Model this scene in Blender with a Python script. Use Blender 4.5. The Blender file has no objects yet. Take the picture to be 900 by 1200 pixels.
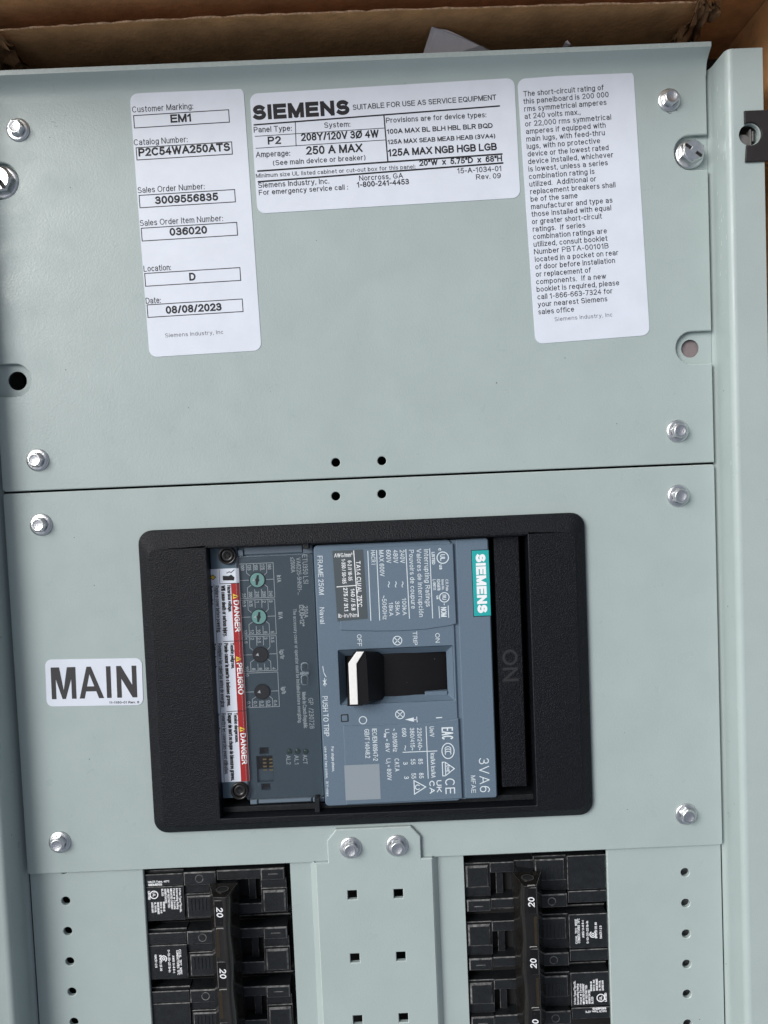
import bpy, math, random
from mathutils import Matrix, Vector
from mathutils.geometry import tessellate_polygon
random.seed(7)
R_ = math.radians
sc = bpy.context.scene
C = sc.collection
S = 0.000348                 # metres per unit; the covers lie at z = 0, x right, y up the panel
EYE = 900.0                  # camera height in units

# ---------------------------------------------------------------- camera
def _rot(a, b, c):
    return Matrix.Rotation(c, 3, 'Z') @ Matrix.Rotation(b, 3, 'Y') @ Matrix.Rotation(a, 3, 'X')
CM = _rot(R_(-2.67144961), R_(-0.22226567), R_(-2.39689784))
cam = bpy.data.cameras.new('camera'); camo = bpy.data.objects.new('camera', cam); C.objects.link(camo)
cam.sensor_fit = 'HORIZONTAL'; cam.sensor_width = 36; cam.lens = 36
cam.clip_start = 0.01; cam.clip_end = 50
camo.matrix_world = Matrix.Translation((0, 0, EYE * S)) @ CM.to_4x4()
sc.camera = camo

# ---------------------------------------------------------------- light
SUN_EL, SUN_AZ = 45.0, -60.0         # degrees; azimuth from +y (up the panel) towards +x
w = bpy.data.worlds.new('World'); sc.world = w; w.use_nodes = True
nt = w.node_tree; bg = nt.nodes['Background']
sky = nt.nodes.new('ShaderNodeTexSky'); sky.sky_type = 'NISHITA'; sky.sun_disc = False
sky.sun_elevation = R_(SUN_EL); sky.sun_rotation = R_(SUN_AZ)
sky.air_density = 1.0; sky.dust_density = 4.0; sky.ozone_density = 1.0
hs = nt.nodes.new('ShaderNodeHueSaturation'); hs.inputs['Saturation'].default_value = .45      # thin cloud greys the blue
nt.links.new(sky.outputs[0], hs.inputs['Color']); nt.links.new(hs.outputs[0], bg.inputs[0]); bg.inputs[1].default_value = 0.11
sun = bpy.data.lights.new('sun', 'SUN'); sun.energy = 2.4; sun.angle = R_(32); sun.color = (1, .985, .965)
suno = bpy.data.objects.new('sun', sun); C.objects.link(suno)
d = Vector((math.sin(R_(SUN_AZ)) * math.cos(R_(SUN_EL)), math.cos(R_(SUN_AZ)) * math.cos(R_(SUN_EL)), math.sin(R_(SUN_EL))))
suno.rotation_euler = d.to_track_quat('Z', 'Y').to_euler()
sc.view_settings.view_transform = 'Standard'; sc.view_settings.look = 'None'
sc.view_settings.exposure = 0.03; sc.view_settings.gamma = 1.0
sc.view_settings.use_curve_mapping = False
sc.render.engine = 'CYCLES'
sc.cycles.max_bounces = 8

# ---------------------------------------------------------------- measuring: a sighted point on the photo to a place at height z
def U(px, py, z=0.0):
    v = CM @ Vector(((px - 450) / 900, -(py - 600) / 900, -1))
    t = (z - EYE) / v.z
    return Vector((v.x * t, v.y * t))

# ---------------------------------------------------------------- materials
def mat(name, col, rough=.5, metal=0., bump=0., bscale=1., var=0., vscale=.02, speck=0., speckcol=(.06, .06, .055),
        specks=.05, spec=.5, rvar=0., coat=0.):
    """all scales are per unit (0.35 mm)"""
    m = bpy.data.materials.new(name); m.use_nodes = True
    n = m.node_tree.nodes; l = m.node_tree.links; b = n['Principled BSDF']
    b.inputs['Base Color'].default_value = (*col, 1); b.inputs['Roughness'].default_value = rough
    b.inputs['Metallic'].default_value = metal; b.inputs['Specular IOR Level'].default_value = spec
    b.inputs['Coat Weight'].default_value = coat; b.inputs['Coat Roughness'].default_value = .12
    tc = n.new('ShaderNodeTexCoord'); mp = n.new('ShaderNodeMapping')
    mp.inputs['Scale'].default_value = (1 / S,) * 3
    l.new(tc.outputs['Object'], mp.inputs['Vector']); P = mp.outputs[0]
    def noise(scale, detail=3., rough=.55):
        t = n.new('ShaderNodeTexNoise'); t.inputs['Scale'].default_value = scale
        t.inputs['Detail'].default_value = detail; t.inputs['Roughness'].default_value = rough
        l.new(P, t.inputs['Vector']); return t.outputs['Fac']
    def ramp(src, a, b_, c0=(0, 0, 0), c1=(1, 1, 1)):
        r = n.new('ShaderNodeValToRGB'); r.color_ramp.elements[0].position = a; r.color_ramp.elements[1].position = b_
        r.color_ramp.elements[0].color = (*c0, 1); r.color_ramp.elements[1].color = (*c1, 1)
        l.new(src, r.inputs[0]); return r.outputs[0]
    cs = None
    if var > 0:
        lo = tuple(c * (1 - var) for c in col); hi = tuple(min(1, c * (1 + var)) for c in col)
        cs = ramp(noise(vscale, 5., .6), .3, .7, lo, hi)
    if speck > 0:
        v = n.new('ShaderNodeTexVoronoi'); v.inputs['Scale'].default_value = specks; l.new(P, v.inputs['Vector'])
        size = n.new('ShaderNodeMath'); size.operation = 'MULTIPLY'       # each cell its own dot size, most of them none
        sep = n.new('ShaderNodeSeparateColor'); l.new(v.outputs['Color'], sep.inputs[0])
        pw = n.new('ShaderNodeMath'); pw.operation = 'POWER'; l.new(sep.outputs[0], pw.inputs[0]); pw.inputs[1].default_value = 4
        l.new(pw.outputs[0], size.inputs[0]); size.inputs[1].default_value = speck
        lt = n.new('ShaderNodeMath'); lt.operation = 'LESS_THAN'
        l.new(v.outputs['Distance'], lt.inputs[0]); l.new(size.outputs[0], lt.inputs[1])
        mx = n.new('ShaderNodeMix'); mx.data_type = 'RGBA'
        al = n.new('ShaderNodeMath'); al.operation = 'MULTIPLY'; l.new(lt.outputs[0], al.inputs[0]); al.inputs[1].default_value = .7
        l.new(al.outputs[0], mx.inputs[0])
        if cs: l.new(cs, mx.inputs[6])
        else: mx.inputs[6].default_value = (*col, 1)
        mx.inputs[7].default_value = (*speckcol, 1); cs = mx.outputs[2]
    if cs: l.new(cs, b.inputs['Base Color'])
    if rvar > 0:
        mr = n.new('ShaderNodeMapRange'); l.new(noise(.03, 5.), mr.inputs[0])
        mr.inputs[1].default_value = .3; mr.inputs[2].default_value = .7
        mr.inputs[3].default_value = max(.03, rough - rvar); mr.inputs[4].default_value = rough + rvar
        l.new(mr.outputs[0], b.inputs['Roughness'])
    if bump > 0:
        bp = n.new('ShaderNodeBump'); bp.inputs['Strength'].default_value = bump; bp.inputs['Distance'].default_value = S
        l.new(noise(bscale, 2.), bp.inputs['Height']); l.new(bp.outputs[0], b.inputs['Normal'])
    return m

M = {}
M['paint'] = mat('grey_enamel', (.352, .42, .413), .38, spec=.42, bump=.2, bscale=.5, var=.035, vscale=.012, speck=.055, specks=.05, rvar=.12)
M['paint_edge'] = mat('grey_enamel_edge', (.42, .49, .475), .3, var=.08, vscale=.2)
M['chip_dark'] = mat('bare_metal_scratch', (.07, .07, .065), .5)
M['chip_grey'] = mat('grey_smudge', (.25, .30, .29), .6)
M['chip_light'] = mat('polished_scuff', (.62, .66, .60), .4)
M['paper'] = mat('white_sticker', (.64, .69, .77), .4, bump=.08, bscale=.15, var=.035, vscale=.03, speck=.035, specks=.06, speckcol=(.35, .35, .37))
M['ink'] = mat('black_ink', (.018, .018, .022), .5, spec=.25)
M['ink_grey'] = mat('charcoal_ink', (.045, .043, .045), .5, spec=.3)
M['ink_faint'] = mat('faded_ink', (.10, .10, .12), .6, spec=.2)
M['zinc'] = mat('zinc_plated_steel', (.70, .72, .73), .32, 1., bump=.25, bscale=.5, var=.12, vscale=.15, rvar=.08)
M['zinc_dull'] = mat('dull_zinc', (.55, .57, .60), .42, 1., bump=.4, bscale=.9, var=.15, vscale=.3)
M['bezel'] = mat('textured_black_plastic', (.0045, .0055, .0080), .42, bump=1., bscale=.68, var=.9, vscale=.6, spec=.22)  # strong colour mottle stands in for the sparkle of the grain
M['black'] = mat('matt_black_plastic', (.005, .005, .006), .5, spec=.25, bump=.2, bscale=.4, speck=.07, specks=.12, speckcol=(.16, .15, .14))
M['gloss'] = mat('glossy_black_plastic', (.011, .010, .009), .2, var=.3, vscale=.05, bump=.12, bscale=.12, rvar=.05)
M['gloss_brown'] = mat('brown_black_plastic', (.030, .021, .010), .25, var=.2, vscale=.05)
M['mould'] = mat('moulded_black_plastic', (.011, .013, .015), .42, spec=.35, bump=.5, bscale=.6, var=.3, vscale=.12)
M['scuff_highlight'] = mat('scuffed_highlight_edge', (.11, .11, .11), .5, var=.95, vscale=.16)  # pale edge tone: scuffing and edge highlights both put into the colour
M['emboss'] = mat('raised_black_letters', (.022, .024, .028), .4)
M['ring_edge'] = mat('black_ring_highlight', (.05, .05, .05), .3)  # lightened to paint the bright edge of the handle end ring
M['glint'] = mat('painted_glint_edge', (.30, .30, .28), .15)  # pale grey paints the tiny highlights at the pad ends
M['void'] = mat('unlit_interior', (.006, .006, .007), .7)
M['slate'] = mat('slate_blue_plastic', (.108, .155, .205), .48, bump=.25, bscale=.7, var=.05, vscale=.6)
M['slate_dark'] = mat('dark_slate_plastic', (.078, .122, .158), .45, spec=.35, bump=.2, bscale=.7, var=.05, vscale=.3)
M['slate_lip'] = mat('slate_lip_plastic', (.12, .16, .20), .4)
M['slate_label'] = mat('grey_label', (.066, .083, .092), .4)
M['print'] = mat('pale_print', (.62, .69, .73), .5)
M['print_white'] = mat('white_print', (.80, .82, .84), .5)
M['teal'] = mat('teal_plate', (.02, .36, .36), .35)
M['teal_dial'] = mat('pale_teal_plastic', (.30, .62, .58), .35)
M['dial_black'] = mat('black_dial', (.02, .02, .022), .3)
M['red'] = mat('red_band', (.33, .016, .015), .4)
M['yellow'] = mat('yellow_mark', (.75, .50, .05), .4)
M['white'] = mat('white_plastic', (.80, .80, .78), .4, var=.04, vscale=.2)
M['brass'] = mat('brass_contact', (.50, .36, .16), .35, 1.)
M['led'] = mat('green_grey_lens', (.035, .07, .06), .2)
M['patch'] = mat('pale_grey_patch', (.24, .28, .31), .5)
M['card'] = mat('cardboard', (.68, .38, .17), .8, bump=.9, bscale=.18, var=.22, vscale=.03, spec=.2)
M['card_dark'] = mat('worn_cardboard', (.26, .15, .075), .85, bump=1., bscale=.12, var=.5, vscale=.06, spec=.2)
M['card_edge'] = mat('torn_cardboard_edge', (.62, .42, .26), .85, bump=1., bscale=.4, var=.5, vscale=.2)
M['tissue'] = mat('pale_paper', (.62, .60, .62), .7, bump=.5, bscale=.08, var=.05, vscale=.1)
M['steel'] = mat('dark_grey_plate', (.022, .020, .021), .5, spec=.3, var=.12, vscale=.06, bump=.2, bscale=.3)
M['latch_grey'] = mat('dull_grey_latch', (.16, .155, .15), .4, bump=.3, bscale=.6)
M['seal'] = mat('pinkish_disc', (.20, .165, .17), .5, var=.12, vscale=.2)
# clear plastic cover
def clear():
    m = bpy.data.materials.new('clear_plastic'); m.use_nodes = True
    n = m.node_tree.nodes; l = m.node_tree.links; n.remove(n['Principled BSDF']); out = n['Material Output']
    t = n.new('ShaderNodeBsdfTransparent'); t.inputs[0].default_value = (.985, .99, .99, 1)
    g = n.new('ShaderNodeBsdfGlossy'); g.inputs['Roughness'].default_value = .08
    f = n.new('ShaderNodeFresnel'); f.inputs[0].default_value = 1.5
    a = n.new('ShaderNodeMath'); a.operation = 'MULTIPLY_ADD'; a.inputs[1].default_value = .9; a.inputs[2].default_value = .012
    x = n.new('ShaderNodeMixShader'); l.new(f.outputs[0], a.inputs[0]); l.new(a.outputs[0], x.inputs[0])
    l.new(t.outputs[0], x.inputs[1]); l.new(g.outputs[0], x.inputs[2]); l.new(x.outputs[0], out.inputs[0]); return m
M['clear'] = clear()
M['clear_edge'] = mat('frosted_clear_edge', (.30, .36, .40), .2)
M['clear_edge'].node_tree.nodes['Principled BSDF'].inputs['Alpha'].default_value = .5

# ---------------------------------------------------------------- mesh builder (units)
def area(lp): return sum(lp[i][0] * lp[(i + 1) % len(lp)][1] - lp[(i + 1) % len(lp)][0] * lp[i][1] for i in range(len(lp))) / 2
def ccw(lp): return list(lp) if area(lp) > 0 else list(reversed(lp))
def inset(lp, dist):
    """moves a ccw loop inwards by dist"""
    out = []; n = len(lp)
    for i in range(n):
        a, b, c = Vector(lp[i - 1]), Vector(lp[i]), Vector(lp[(i + 1) % n])
        e1 = (b - a).normalized(); e2 = (c - b).normalized()
        n1 = Vector((-e1.y, e1.x)); n2 = Vector((-e2.y, e2.x)); m = n1 + n2
        if m.length < 1e-6: m = n1
        m.normalize(); k = max(.4, m.dot(n1)); p = b + m * (dist / k); out.append((p.x, p.y))
    return out
def rrect(x0, x1, y0, y1, r=0., n=5):
    if r <= 0: return [(x0, y0), (x1, y0), (x1, y1), (x0, y1)]
    lp = []
    for cx, cy, a in ((x1 - r, y0 + r, -90), (x1 - r, y1 - r, 0), (x0 + r, y1 - r, 90), (x0 + r, y0 + r, 180)):
        for i in range(n + 1):
            t = R_(a + 90 * i / n); lp.append((cx + r * math.cos(t), cy + r * math.sin(t)))
    return lp
def circ(cx, cy, r, n=20, a0=0, ry=None):
    return [(cx + r * math.cos(R_(a0) + 2 * math.pi * i / n), cy + (ry or r) * math.sin(R_(a0) + 2 * math.pi * i / n)) for i in range(n)]

class MB:
    def __init__(s): s.v = []; s.f = []; s.m = []; s.s = []
    def poly(s, pts, mi=0, sm=False):
        b = len(s.v); s.v += [tuple(p) for p in pts]; s.f.append(tuple(range(b, b + len(pts)))); s.m.append(mi); s.s.append(sm)
    def bridge(s, loops, mi=0, sm=False, close=True):
        """loops: equal length lists of 3D points"""
        mis = mi if isinstance(mi, (list, tuple)) else [mi] * (len(loops) - 1)
        n = len(loops[0]); b = len(s.v)
        for lp in loops: s.v += [tuple(p) for p in lp]
        for k in range(len(loops) - 1):
            for i in range(n if close else n - 1):
                j = (i + 1) % n
                s.f.append((b + k * n + i, b + k * n + j, b + (k + 1) * n + j, b + (k + 1) * n + i)); s.m.append(mis[k]); s.s.append(sm)
    def flat(s, lp, holes, z, mi=0, up=True):
        ps = [[Vector((x, y, 0)) for x, y in l] for l in [lp] + list(holes)]
        fl = [p for l in ps for p in l]; b = len(s.v); s.v += [(p.x, p.y, z) for p in fl]
        for t in tessellate_polygon(ps):
            a, c, d_ = (fl[i] for i in t)
            if ((c - a).cross(d_ - a).z > 0) != up: t = (t[0], t[2], t[1])
            s.f.append(tuple(b + i for i in t)); s.m.append(mi); s.s.append(False)
    def plate(s, lp, z0, z1, c=0., holes=(), mi=0, ei=None, bottom=True, hm=None):
        """flat sheet with chamfered rim and holes"""
        ei = mi if ei is None else ei; hm = mi if hm is None else hm
        lp = ccw(lp); hs = [list(reversed(ccw(h))) for h in holes]
        top = inset(lp, c) if c else lp; ht = [inset(h, c * .7) if c else h for h in hs]
        s.flat(top, ht, z1, mi)
        def z(l, h): return [(x, y, h) for x, y in l]
        if c: s.bridge([z(lp, z0), z(lp, z1 - c), z(top, z1)], [mi, ei])
        else: s.bridge([z(lp, z0), z(lp, z1)], mi)
        for h, t in zip(hs, ht):
            if c: s.bridge([z(h, z0), z(h, z1 - c * .7), z(t, z1)], [hm, ei])
            else: s.bridge([z(h, z0), z(h, z1)], hm)
        if bottom: s.flat(lp, hs, z0, mi, False)
    def box(s, x0, x1, y0, y1, z0, z1, c=0., mi=0, ei=None, r=0., bottom=True):
        if x0 > x1: x0, x1 = x1, x0
        if y0 > y1: y0, y1 = y1, y0
        s.plate(rrect(x0, x1, y0, y1, r, 4), z0, z1, c, (), mi, ei, bottom)
    def hull(s, b4, z0, t4, z1, mi=0):
        """frustum between two quads"""
        s.bridge([[(x, y, z0) for x, y in b4], [(x, y, z1) for x, y in t4]], mi); s.poly([(x, y, z1) for x, y in t4], mi)
    def lathe(s, prof, cx, cy, n=24, mi=0, sm=True, a0=0., mis=None):
        lps = [[(cx + r * math.cos(a0 + 2 * math.pi * i / n), cy + r * math.sin(a0 + 2 * math.pi * i / n), z) for i in range(n)] for r, z in prof]
        s.bridge(lps, mis or mi, sm)
    def ribbon(s, pts, wd, z, mi=0, close=False):
        for q in stroke(pts, wd, close): s.poly([(x, y, z) for x, y in q], mi)
    def build(s, name, mats, parent=None, loc=(0, 0, 0), origin=(0, 0, 0)):
        me = bpy.data.meshes.new(name)
        me.from_pydata([((x - origin[0]) * S, (y - origin[1]) * S, (z - origin[2]) * S) for x, y, z in s.v], [], s.f)
        for m in (mats if isinstance(mats, (list, tuple)) else [mats]): me.materials.append(M[m])
        me.polygons.foreach_set('material_index', s.m); me.polygons.foreach_set('use_smooth', s.s); me.update()
        o = bpy.data.objects.new(name, me); C.objects.link(o); o.location = tuple(c * S for c in loc)
        if parent: o.parent = parent
        return o

def stroke(pts, wd, close=False, cap=True):
    """quads of a flat line of width wd along pts, mitred, square caps"""
    pts = [Vector(p) for p in pts]; P2 = [pts[0]]
    for p in pts[1:]:
        if (p - P2[-1]).length > 1e-5: P2.append(p)
    pts = P2; n = len(pts)
    if n < 2: return []
    h = wd / 2; L, Rr = [], []
    for i in range(n):
        if close: a, c = pts[i - 1], pts[(i + 1) % n]
        else: a, c = (pts[i - 1] if i else None), (pts[i + 1] if i < n - 1 else None)
        p = pts[i]
        if a is None:
            e = (c - p).normalized(); nn = Vector((-e.y, e.x)); p = p - e * h if cap else p
        elif c is None:
            e = (p - a).normalized(); nn = Vector((-e.y, e.x)); p = p + e * h if cap else p
        else:
            e1 = (p - a).normalized(); e2 = (c - p).normalized(); nn = Vector((-e1.y - e2.y, e1.x + e2.x))
            nn = nn.normalized() if nn.length > 1e-6 else Vector((-e1.y, e1.x)); k = max(.5, nn.dot(Vector((-e1.y, e1.x)))); nn = nn / k
        L.append(p + nn * h); Rr.append(p - nn * h)
    return [[tuple(L[i]), tuple(Rr[i]), tuple(Rr[(i + 1) % n]), tuple(L[(i + 1) % n])] for i in range(n if close else n - 1)]

# ---------------------------------------------------------------- stroke lettering
def A_(cx, cy, rx, ry, a0, a1, n=8):
    return [(cx + rx * math.cos(R_(a0 + (a1 - a0) * i / n)), cy + ry * math.sin(R_(a0 + (a1 - a0) * i / n))) for i in range(n + 1)]
X = .72
G = {
 'A': (.70, [[(0, 0), (.35, 1)], [(.35, 1), (.70, 0)], [(.13, .34), (.57, .34)]]),
 'B': (.60, [[(0, 0), (0, 1), (.34, 1)] + A_(.34, .765, .22, .235, 90, -90) + [(0, .53)], [(0, 0), (.36, 0)] + A_(.36, .265, .24, .265, -90, 90)]),
 'C': (.68, [A_(.36, .5, .36, .5, 48, 312, 16)]),
 'D': (.66, [[(0, 0), (0, 1), (.28, 1)] + A_(.28, .5, .38, .5, 90, -90, 12) + [(0, 0)]]),
 'E': (.58, [[(.58, 1), (0, 1), (0, 0), (.58, 0)], [(0, .52), (.53, .52)]]),
 'F': (.54, [[(.54, 1), (0, 1), (0, 0)], [(0, .5), (.47, .5)]]),
 'G': (.72, [A_(.37, .5, .37, .5, 48, 300, 14) + [(.70, .14), (.70, .46), (.40, .46)]]),
 'H': (.64, [[(0, 0), (0, 1)], [(.64, 0), (.64, 1)], [(0, .53), (.64, .53)]]),
 'I': (.0, [[(0, 0), (0, 1)]]),
 'J': (.44, [[(.44, 1), (.44, .26)] + A_(.22, .26, .22, .26, 0, -180)]),
 'K': (.62, [[(0, 0), (0, 1)], [(.60, 1), (0, .36)], [(.20, .57), (.62, 0)]]),
 'L': (.50, [[(0, 1), (0, 0), (.50, 0)]]),
 'M': (.76, [[(0, 0), (0, 1)], [(.03, 1), (.38, 0)], [(.38, 0), (.73, 1)], [(.76, 1), (.76, 0)]]),
 'N': (.64, [[(0, 0), (0, 1)], [(.02, 1), (.62, 0)], [(.64, 0), (.64, 1)]]),
 'O': (.76, [A_(.38, .5, .38, .5, 0, 360, 24)]),
 'P': (.58, [[(0, 0), (0, 1), (.32, 1)] + A_(.32, .73, .26, .27, 90, -90) + [(0, .46)]]),
 'Q': (.76, [A_(.38, .5, .38, .5, 0, 360, 24), [(.46, .22), (.74, -.04)]]),
 'R': (.64, [[(0, 0), (0, 1), (.35, 1)] + A_(.35, .74, .25, .26, 90, -90) + [(0, .48)], [(.34, .48), (.64, 0)]]),
 'S': (.60, [A_(.30, .745, .26, .255, 32, 250, 10) + A_(.30, .27, .30, .27, 80, -148, 12)]),
 'T': (.62, [[(0, 1), (.62, 1)], [(.31, 1), (.31, 0)]]),
 'U': (.62, [[(0, 1), (0, .32)] + A_(.31, .32, .31, .32, 180, 360, 10) + [(.62, 1)]]),
 'V': (.66, [[(0, 1), (.33, 0)], [(.33, 0), (.66, 1)]]),
 'W': (.98, [[(0, 1), (.25, 0)], [(.25, 0), (.49, 1)], [(.49, 1), (.73, 0)], [(.73, 0), (.98, 1)]]),
 'X': (.64, [[(0, 0), (.64, 1)], [(0, 1), (.64, 0)]]),
 'Y': (.66, [[(0, 1), (.33, .45), (.66, 1)], [(.33, .45), (.33, 0)]]),
 'Z': (.60, [[(.02, 1), (.60, 1)], [(.60, 1), (0, 0)], [(0, 0), (.60, 0)]]),
 '0': (.50, [A_(.25, .5, .25, .5, 0, 360, 20)]),
 '1': (.30, [[(.0, .76), (.22, 1), (.22, 0)]]),
 '2': (.50, [A_(.25, .73, .24, .27, 165, -20, 9) + [(.40, .48), (.0, 0), (.50, 0)]]),
 '3': (.50, [A_(.24, .745, .22, .255, 155, -80, 9), A_(.24, .265, .26, .265, 80, -155, 10), [(.16, .53), (.28, .53)]]),
 '4': (.54, [[(.40, 0), (.40, 1), (.0, .30), (.54, .30)]]),
 '5': (.50, [[(.46, 1), (.09, 1), (.03, .50)] + A_(.24, .32, .26, .32, 128, -150, 11)]),
 '6': (.50, [A_(.25, .31, .25, .31, 0, 360, 16), A_(.30, .5, .30, .5, 48, 196, 8)]),
 '7': (.50, [[(0, 1), (.50, 1), (.18, 0)]]),
 '8': (.50, [A_(.25, .76, .21, .24, 0, 360, 14), A_(.25, .265, .25, .265, 0, 360, 16)]),
 '9': (.50, [A_(.25, .69, .25, .31, 0, 360, 16), A_(.20, .5, .30, .5, 16, -132, 8)]),
 'a': (.46, [[(.44, 0), (.44, .50)] + A_(.22, .50, .22, .22, 0, 160, 7), [(.44, .42), (.20, .38)] + A_(.18, .19, .18, .19, 90, 270, 7) + [(.30, .01), (.44, .16)]]),
 'b': (.46, [[(0, 0), (0, 1)], A_(.23, .36, .23, .36, 0, 360, 14)]),
 'c': (.44, [A_(.23, .36, .23, .36, 45, 315, 11)]),
 'd': (.46, [[(.46, 0), (.46, 1)], A_(.23, .36, .23, .36, 0, 360, 14)]),
 'e': (.48, [[(.02, .38), (.47, .38)] + A_(.24, .36, .24, .36, 5, 318, 13)]),
 'f': (.24, [[(.10, 0), (.10, .82)] + A_(.26, .82, .16, .18, 180, 90, 4), [(0, .72), (.26, .72)]]),
 'g': (.46, [[(.46, .72), (.46, -.08)] + A_(.23, -.06, .23, .22, 0, -160, 7), A_(.23, .36, .23, .36, 0, 360, 14)]),
 'h': (.42, [[(0, 0), (0, 1)], [(0, .46)] + A_(.21, .50, .21, .22, 170, 0, 7) + [(.42, 0)]]),
 'i': (.0, [[(0, 0), (0, .72)], [(0, .94), (0, 1)]]),
 'j': (.08, [[(.08, .72), (.08, -.16), (-.04, -.26)], [(.08, .94), (.08, 1)]]),
 'k': (.42, [[(0, 0), (0, 1)], [(.40, .72), (0, .26)], [(.14, .42), (.42, 0)]]),
 'l': (.0, [[(0, 0), (0, 1)]]),
 'm': (.72, [[(0, 0), (0, .72)], [(0, .50)] + A_(.18, .54, .18, .18, 170, 0, 6) + [(.36, 0)], [(.36, .50)] + A_(.54, .54, .18, .18, 170, 0, 6) + [(.72, 0)]]),
 'n': (.42, [[(0, 0), (0, .72)], [(0, .46)] + A_(.21, .50, .21, .22, 170, 0, 7) + [(.42, 0)]]),
 'o': (.48, [A_(.24, .36, .24, .36, 0, 360, 16)]),
 'p': (.46, [[(0, -.28), (0, .72)], A_(.23, .36, .23, .36, 0, 360, 14)]),
 'q': (.46, [[(.46, -.28), (.46, .72)], A_(.23, .36, .23, .36, 0, 360, 14)]),
 'r': (.25, [[(0, 0), (0, .72)], [(0, .44)] + A_(.20, .50, .20, .22, 170, 80, 5)]),
 's': (.40, [A_(.20, .54, .18, .18, 35, 250, 8) + A_(.20, .19, .20, .19, 80, -148, 9)]),
 't': (.24, [[(.10, .94), (.10, .14), (.16, 0), (.25, 0)], [(0, .72), (.25, .72)]]),
 'u': (.42, [[(0, .72), (0, .22)] + A_(.21, .22, .21, .22, 180, 350, 7), [(.42, 0), (.42, .72)]]),
 'v': (.44, [[(0, .72), (.22, 0)], [(.22, 0), (.44, .72)]]),
 'w': (.68, [[(0, .72), (.18, 0)], [(.18, 0), (.34, .72)], [(.34, .72), (.50, 0)], [(.50, 0), (.68, .72)]]),
 'x': (.44, [[(0, 0), (.44, .72)], [(0, .72), (.44, 0)]]),
 'y': (.44, [[(0, .72), (.22, .02)], [(.44, .72), (.18, -.16), (.02, -.27)]]),
 'z': (.40, [[(0, .72), (.40, .72), (0, 0), (.40, 0)]]),
 '.': (.0, [[(0, 0), (0, .04)]]), ',': (.05, [[(.04, .04), (.0, -.16)]]), ':': (.0, [[(0, 0), (0, .04)], [(0, .58), (0, .62)]]),
 '-': (.24, [[(0, .40), (.24, .40)]]), '/': (.28, [[(0, 0), (.28, 1)]]), '(': (.18, [A_(.36, .4, .36, .68, 130, 230, 8)]), ')': (.18, [A_(-.18, .4, .36, .68, 50, -50, 8)]),
 '"': (.18, [[(0, 1), (0, .72)], [(.18, 1), (.18, .72)]]), '~': (.44, [A_(.11, .40, .11, .12, 180, 0, 6) + A_(.33, .40, .11, .12, 180, 360, 6)]),
 '@': (.70, [A_(.35, .4, .35, .45, 0, 330, 14), A_(.35, .4, .14, .18, 0, 360, 10)]), '=': (.40, [[(0, .30), (.40, .30)], [(0, .55), (.40, .55)]]),
 '*': (.30, [[(.15, 1), (.15, .66)], [(0, .92), (.30, .74)], [(.30, .92), (0, .74)]]), '°': (.22, [A_(.11, .88, .11, .12, 0, 360, 8)]),
 'Ø': (.76, [A_(.38, .5, .38, .5, 0, 360, 24), [(.04, -.04), (.72, 1.04)]]), '<': (.40, [[(.40, .75), (0, .48), (.40, .22)], [(0, .05), (.40, .05)]]),
 'ó': (.48, [A_(.24, .36, .24, .36, 0, 360, 16), [(.22, .86), (.34, 1)]]), '²': (.24, [A_(.12, .88, .12, .12, 160, -20, 5) + [(0, .6), (.24, .6)]]),
 '|': (.0, [[(0, -.1), (0, 1.05)]]),
}
def clipy(q, lo, hi):
    for sgn, lim in ((1, lo), (-1, -hi)):
        out = []
        for i in range(len(q)):
            a, b = q[i], q[(i + 1) % len(q)]; da, db = sgn * a[1] - lim, sgn * b[1] - lim
            if da >= 0: out.append(a)
            if (da >= 0) != (db >= 0): t = da / (da - db); out.append((a[0] + (b[0] - a[0]) * t, a[1] + (b[1] - a[1]) * t))
        q = out
        if len(q) < 3: return None
    return q
def lay(mb, text, org, ang, h, z, length=None, wt=.13, mi=0, slant=0., gap=.27):
    """text with its baseline from org along ang (radians); h is the cap height, length fits the whole line"""
    if not text.strip(): return
    tot = 0.; items = []
    for i, ch in enumerate(text):
        if ch == ' ': items.append((None, .30)); tot += .30 + .05; continue
        g = G[ch]; items.append((g, g[0])); tot += g[0] + gap
    tot = max(.05, tot - gap)
    sx = max(.2, min(3., ((length / h) - wt) / tot)) if length else 1.
    ca, sa = math.cos(ang), math.sin(ang); x = 0.; k = 0
    for g, wd in items:
        if g is None: x += (.30 + .05) * sx; continue
        for st in g[1]:
            pts = [(x + px * sx + wt / 2, wt / 2 + py * (1 - wt)) for px, py in st]
            cl = len(st) > 8 and math.dist(st[0], st[-1]) < 1e-4
            if cl: pts = pts[:-1]
            ys = [p[1] for p in pts]; lo, hi = min(ys) - wt / 2, max(ys) + wt / 2; k += 1
            for q in stroke(pts, wt, cl):
                q = clipy(q, lo, hi)
                if q: mb.poly([(org[0] + h * ((px + slant * py) * ca - py * sa), org[1] + h * ((px + slant * py) * sa + py * ca), z + (k % 7) * .02) for px, py in q][::1 if area(q) > 0 else -1], mi)
        x += (wd + gap) * sx
SL = .0425
def ht(mb, text, x0, y0, x1, h, z, rot=0., **k):
    """reads to the right, from sighted (x0, y0) to x1"""
    a = U(x0, y0, z); b = U(x1, y0 - SL * (x1 - x0), z); lay(mb, text, a, rot, h, z, (b - a).length if x1 else None, **k)
def vt(mb, text, x0, y0, y1, h, z, rot=0., **k):
    """reads downwards (turned clockwise); baseline on the left"""
    a = U(x0, y0, z); b = U(x0 + .045 * (y1 - y0), y1, z); lay(mb, text, a, rot - math.pi / 2, h, z, (b - a).length, **k)
def line(mb, x0, y0, x1, y1, wd, z, mi=0, snap=True):
    a = U(x0, y0, z); b = U(x1, y1, z)
    mb.ribbon([a, b], wd, z, mi)

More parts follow.
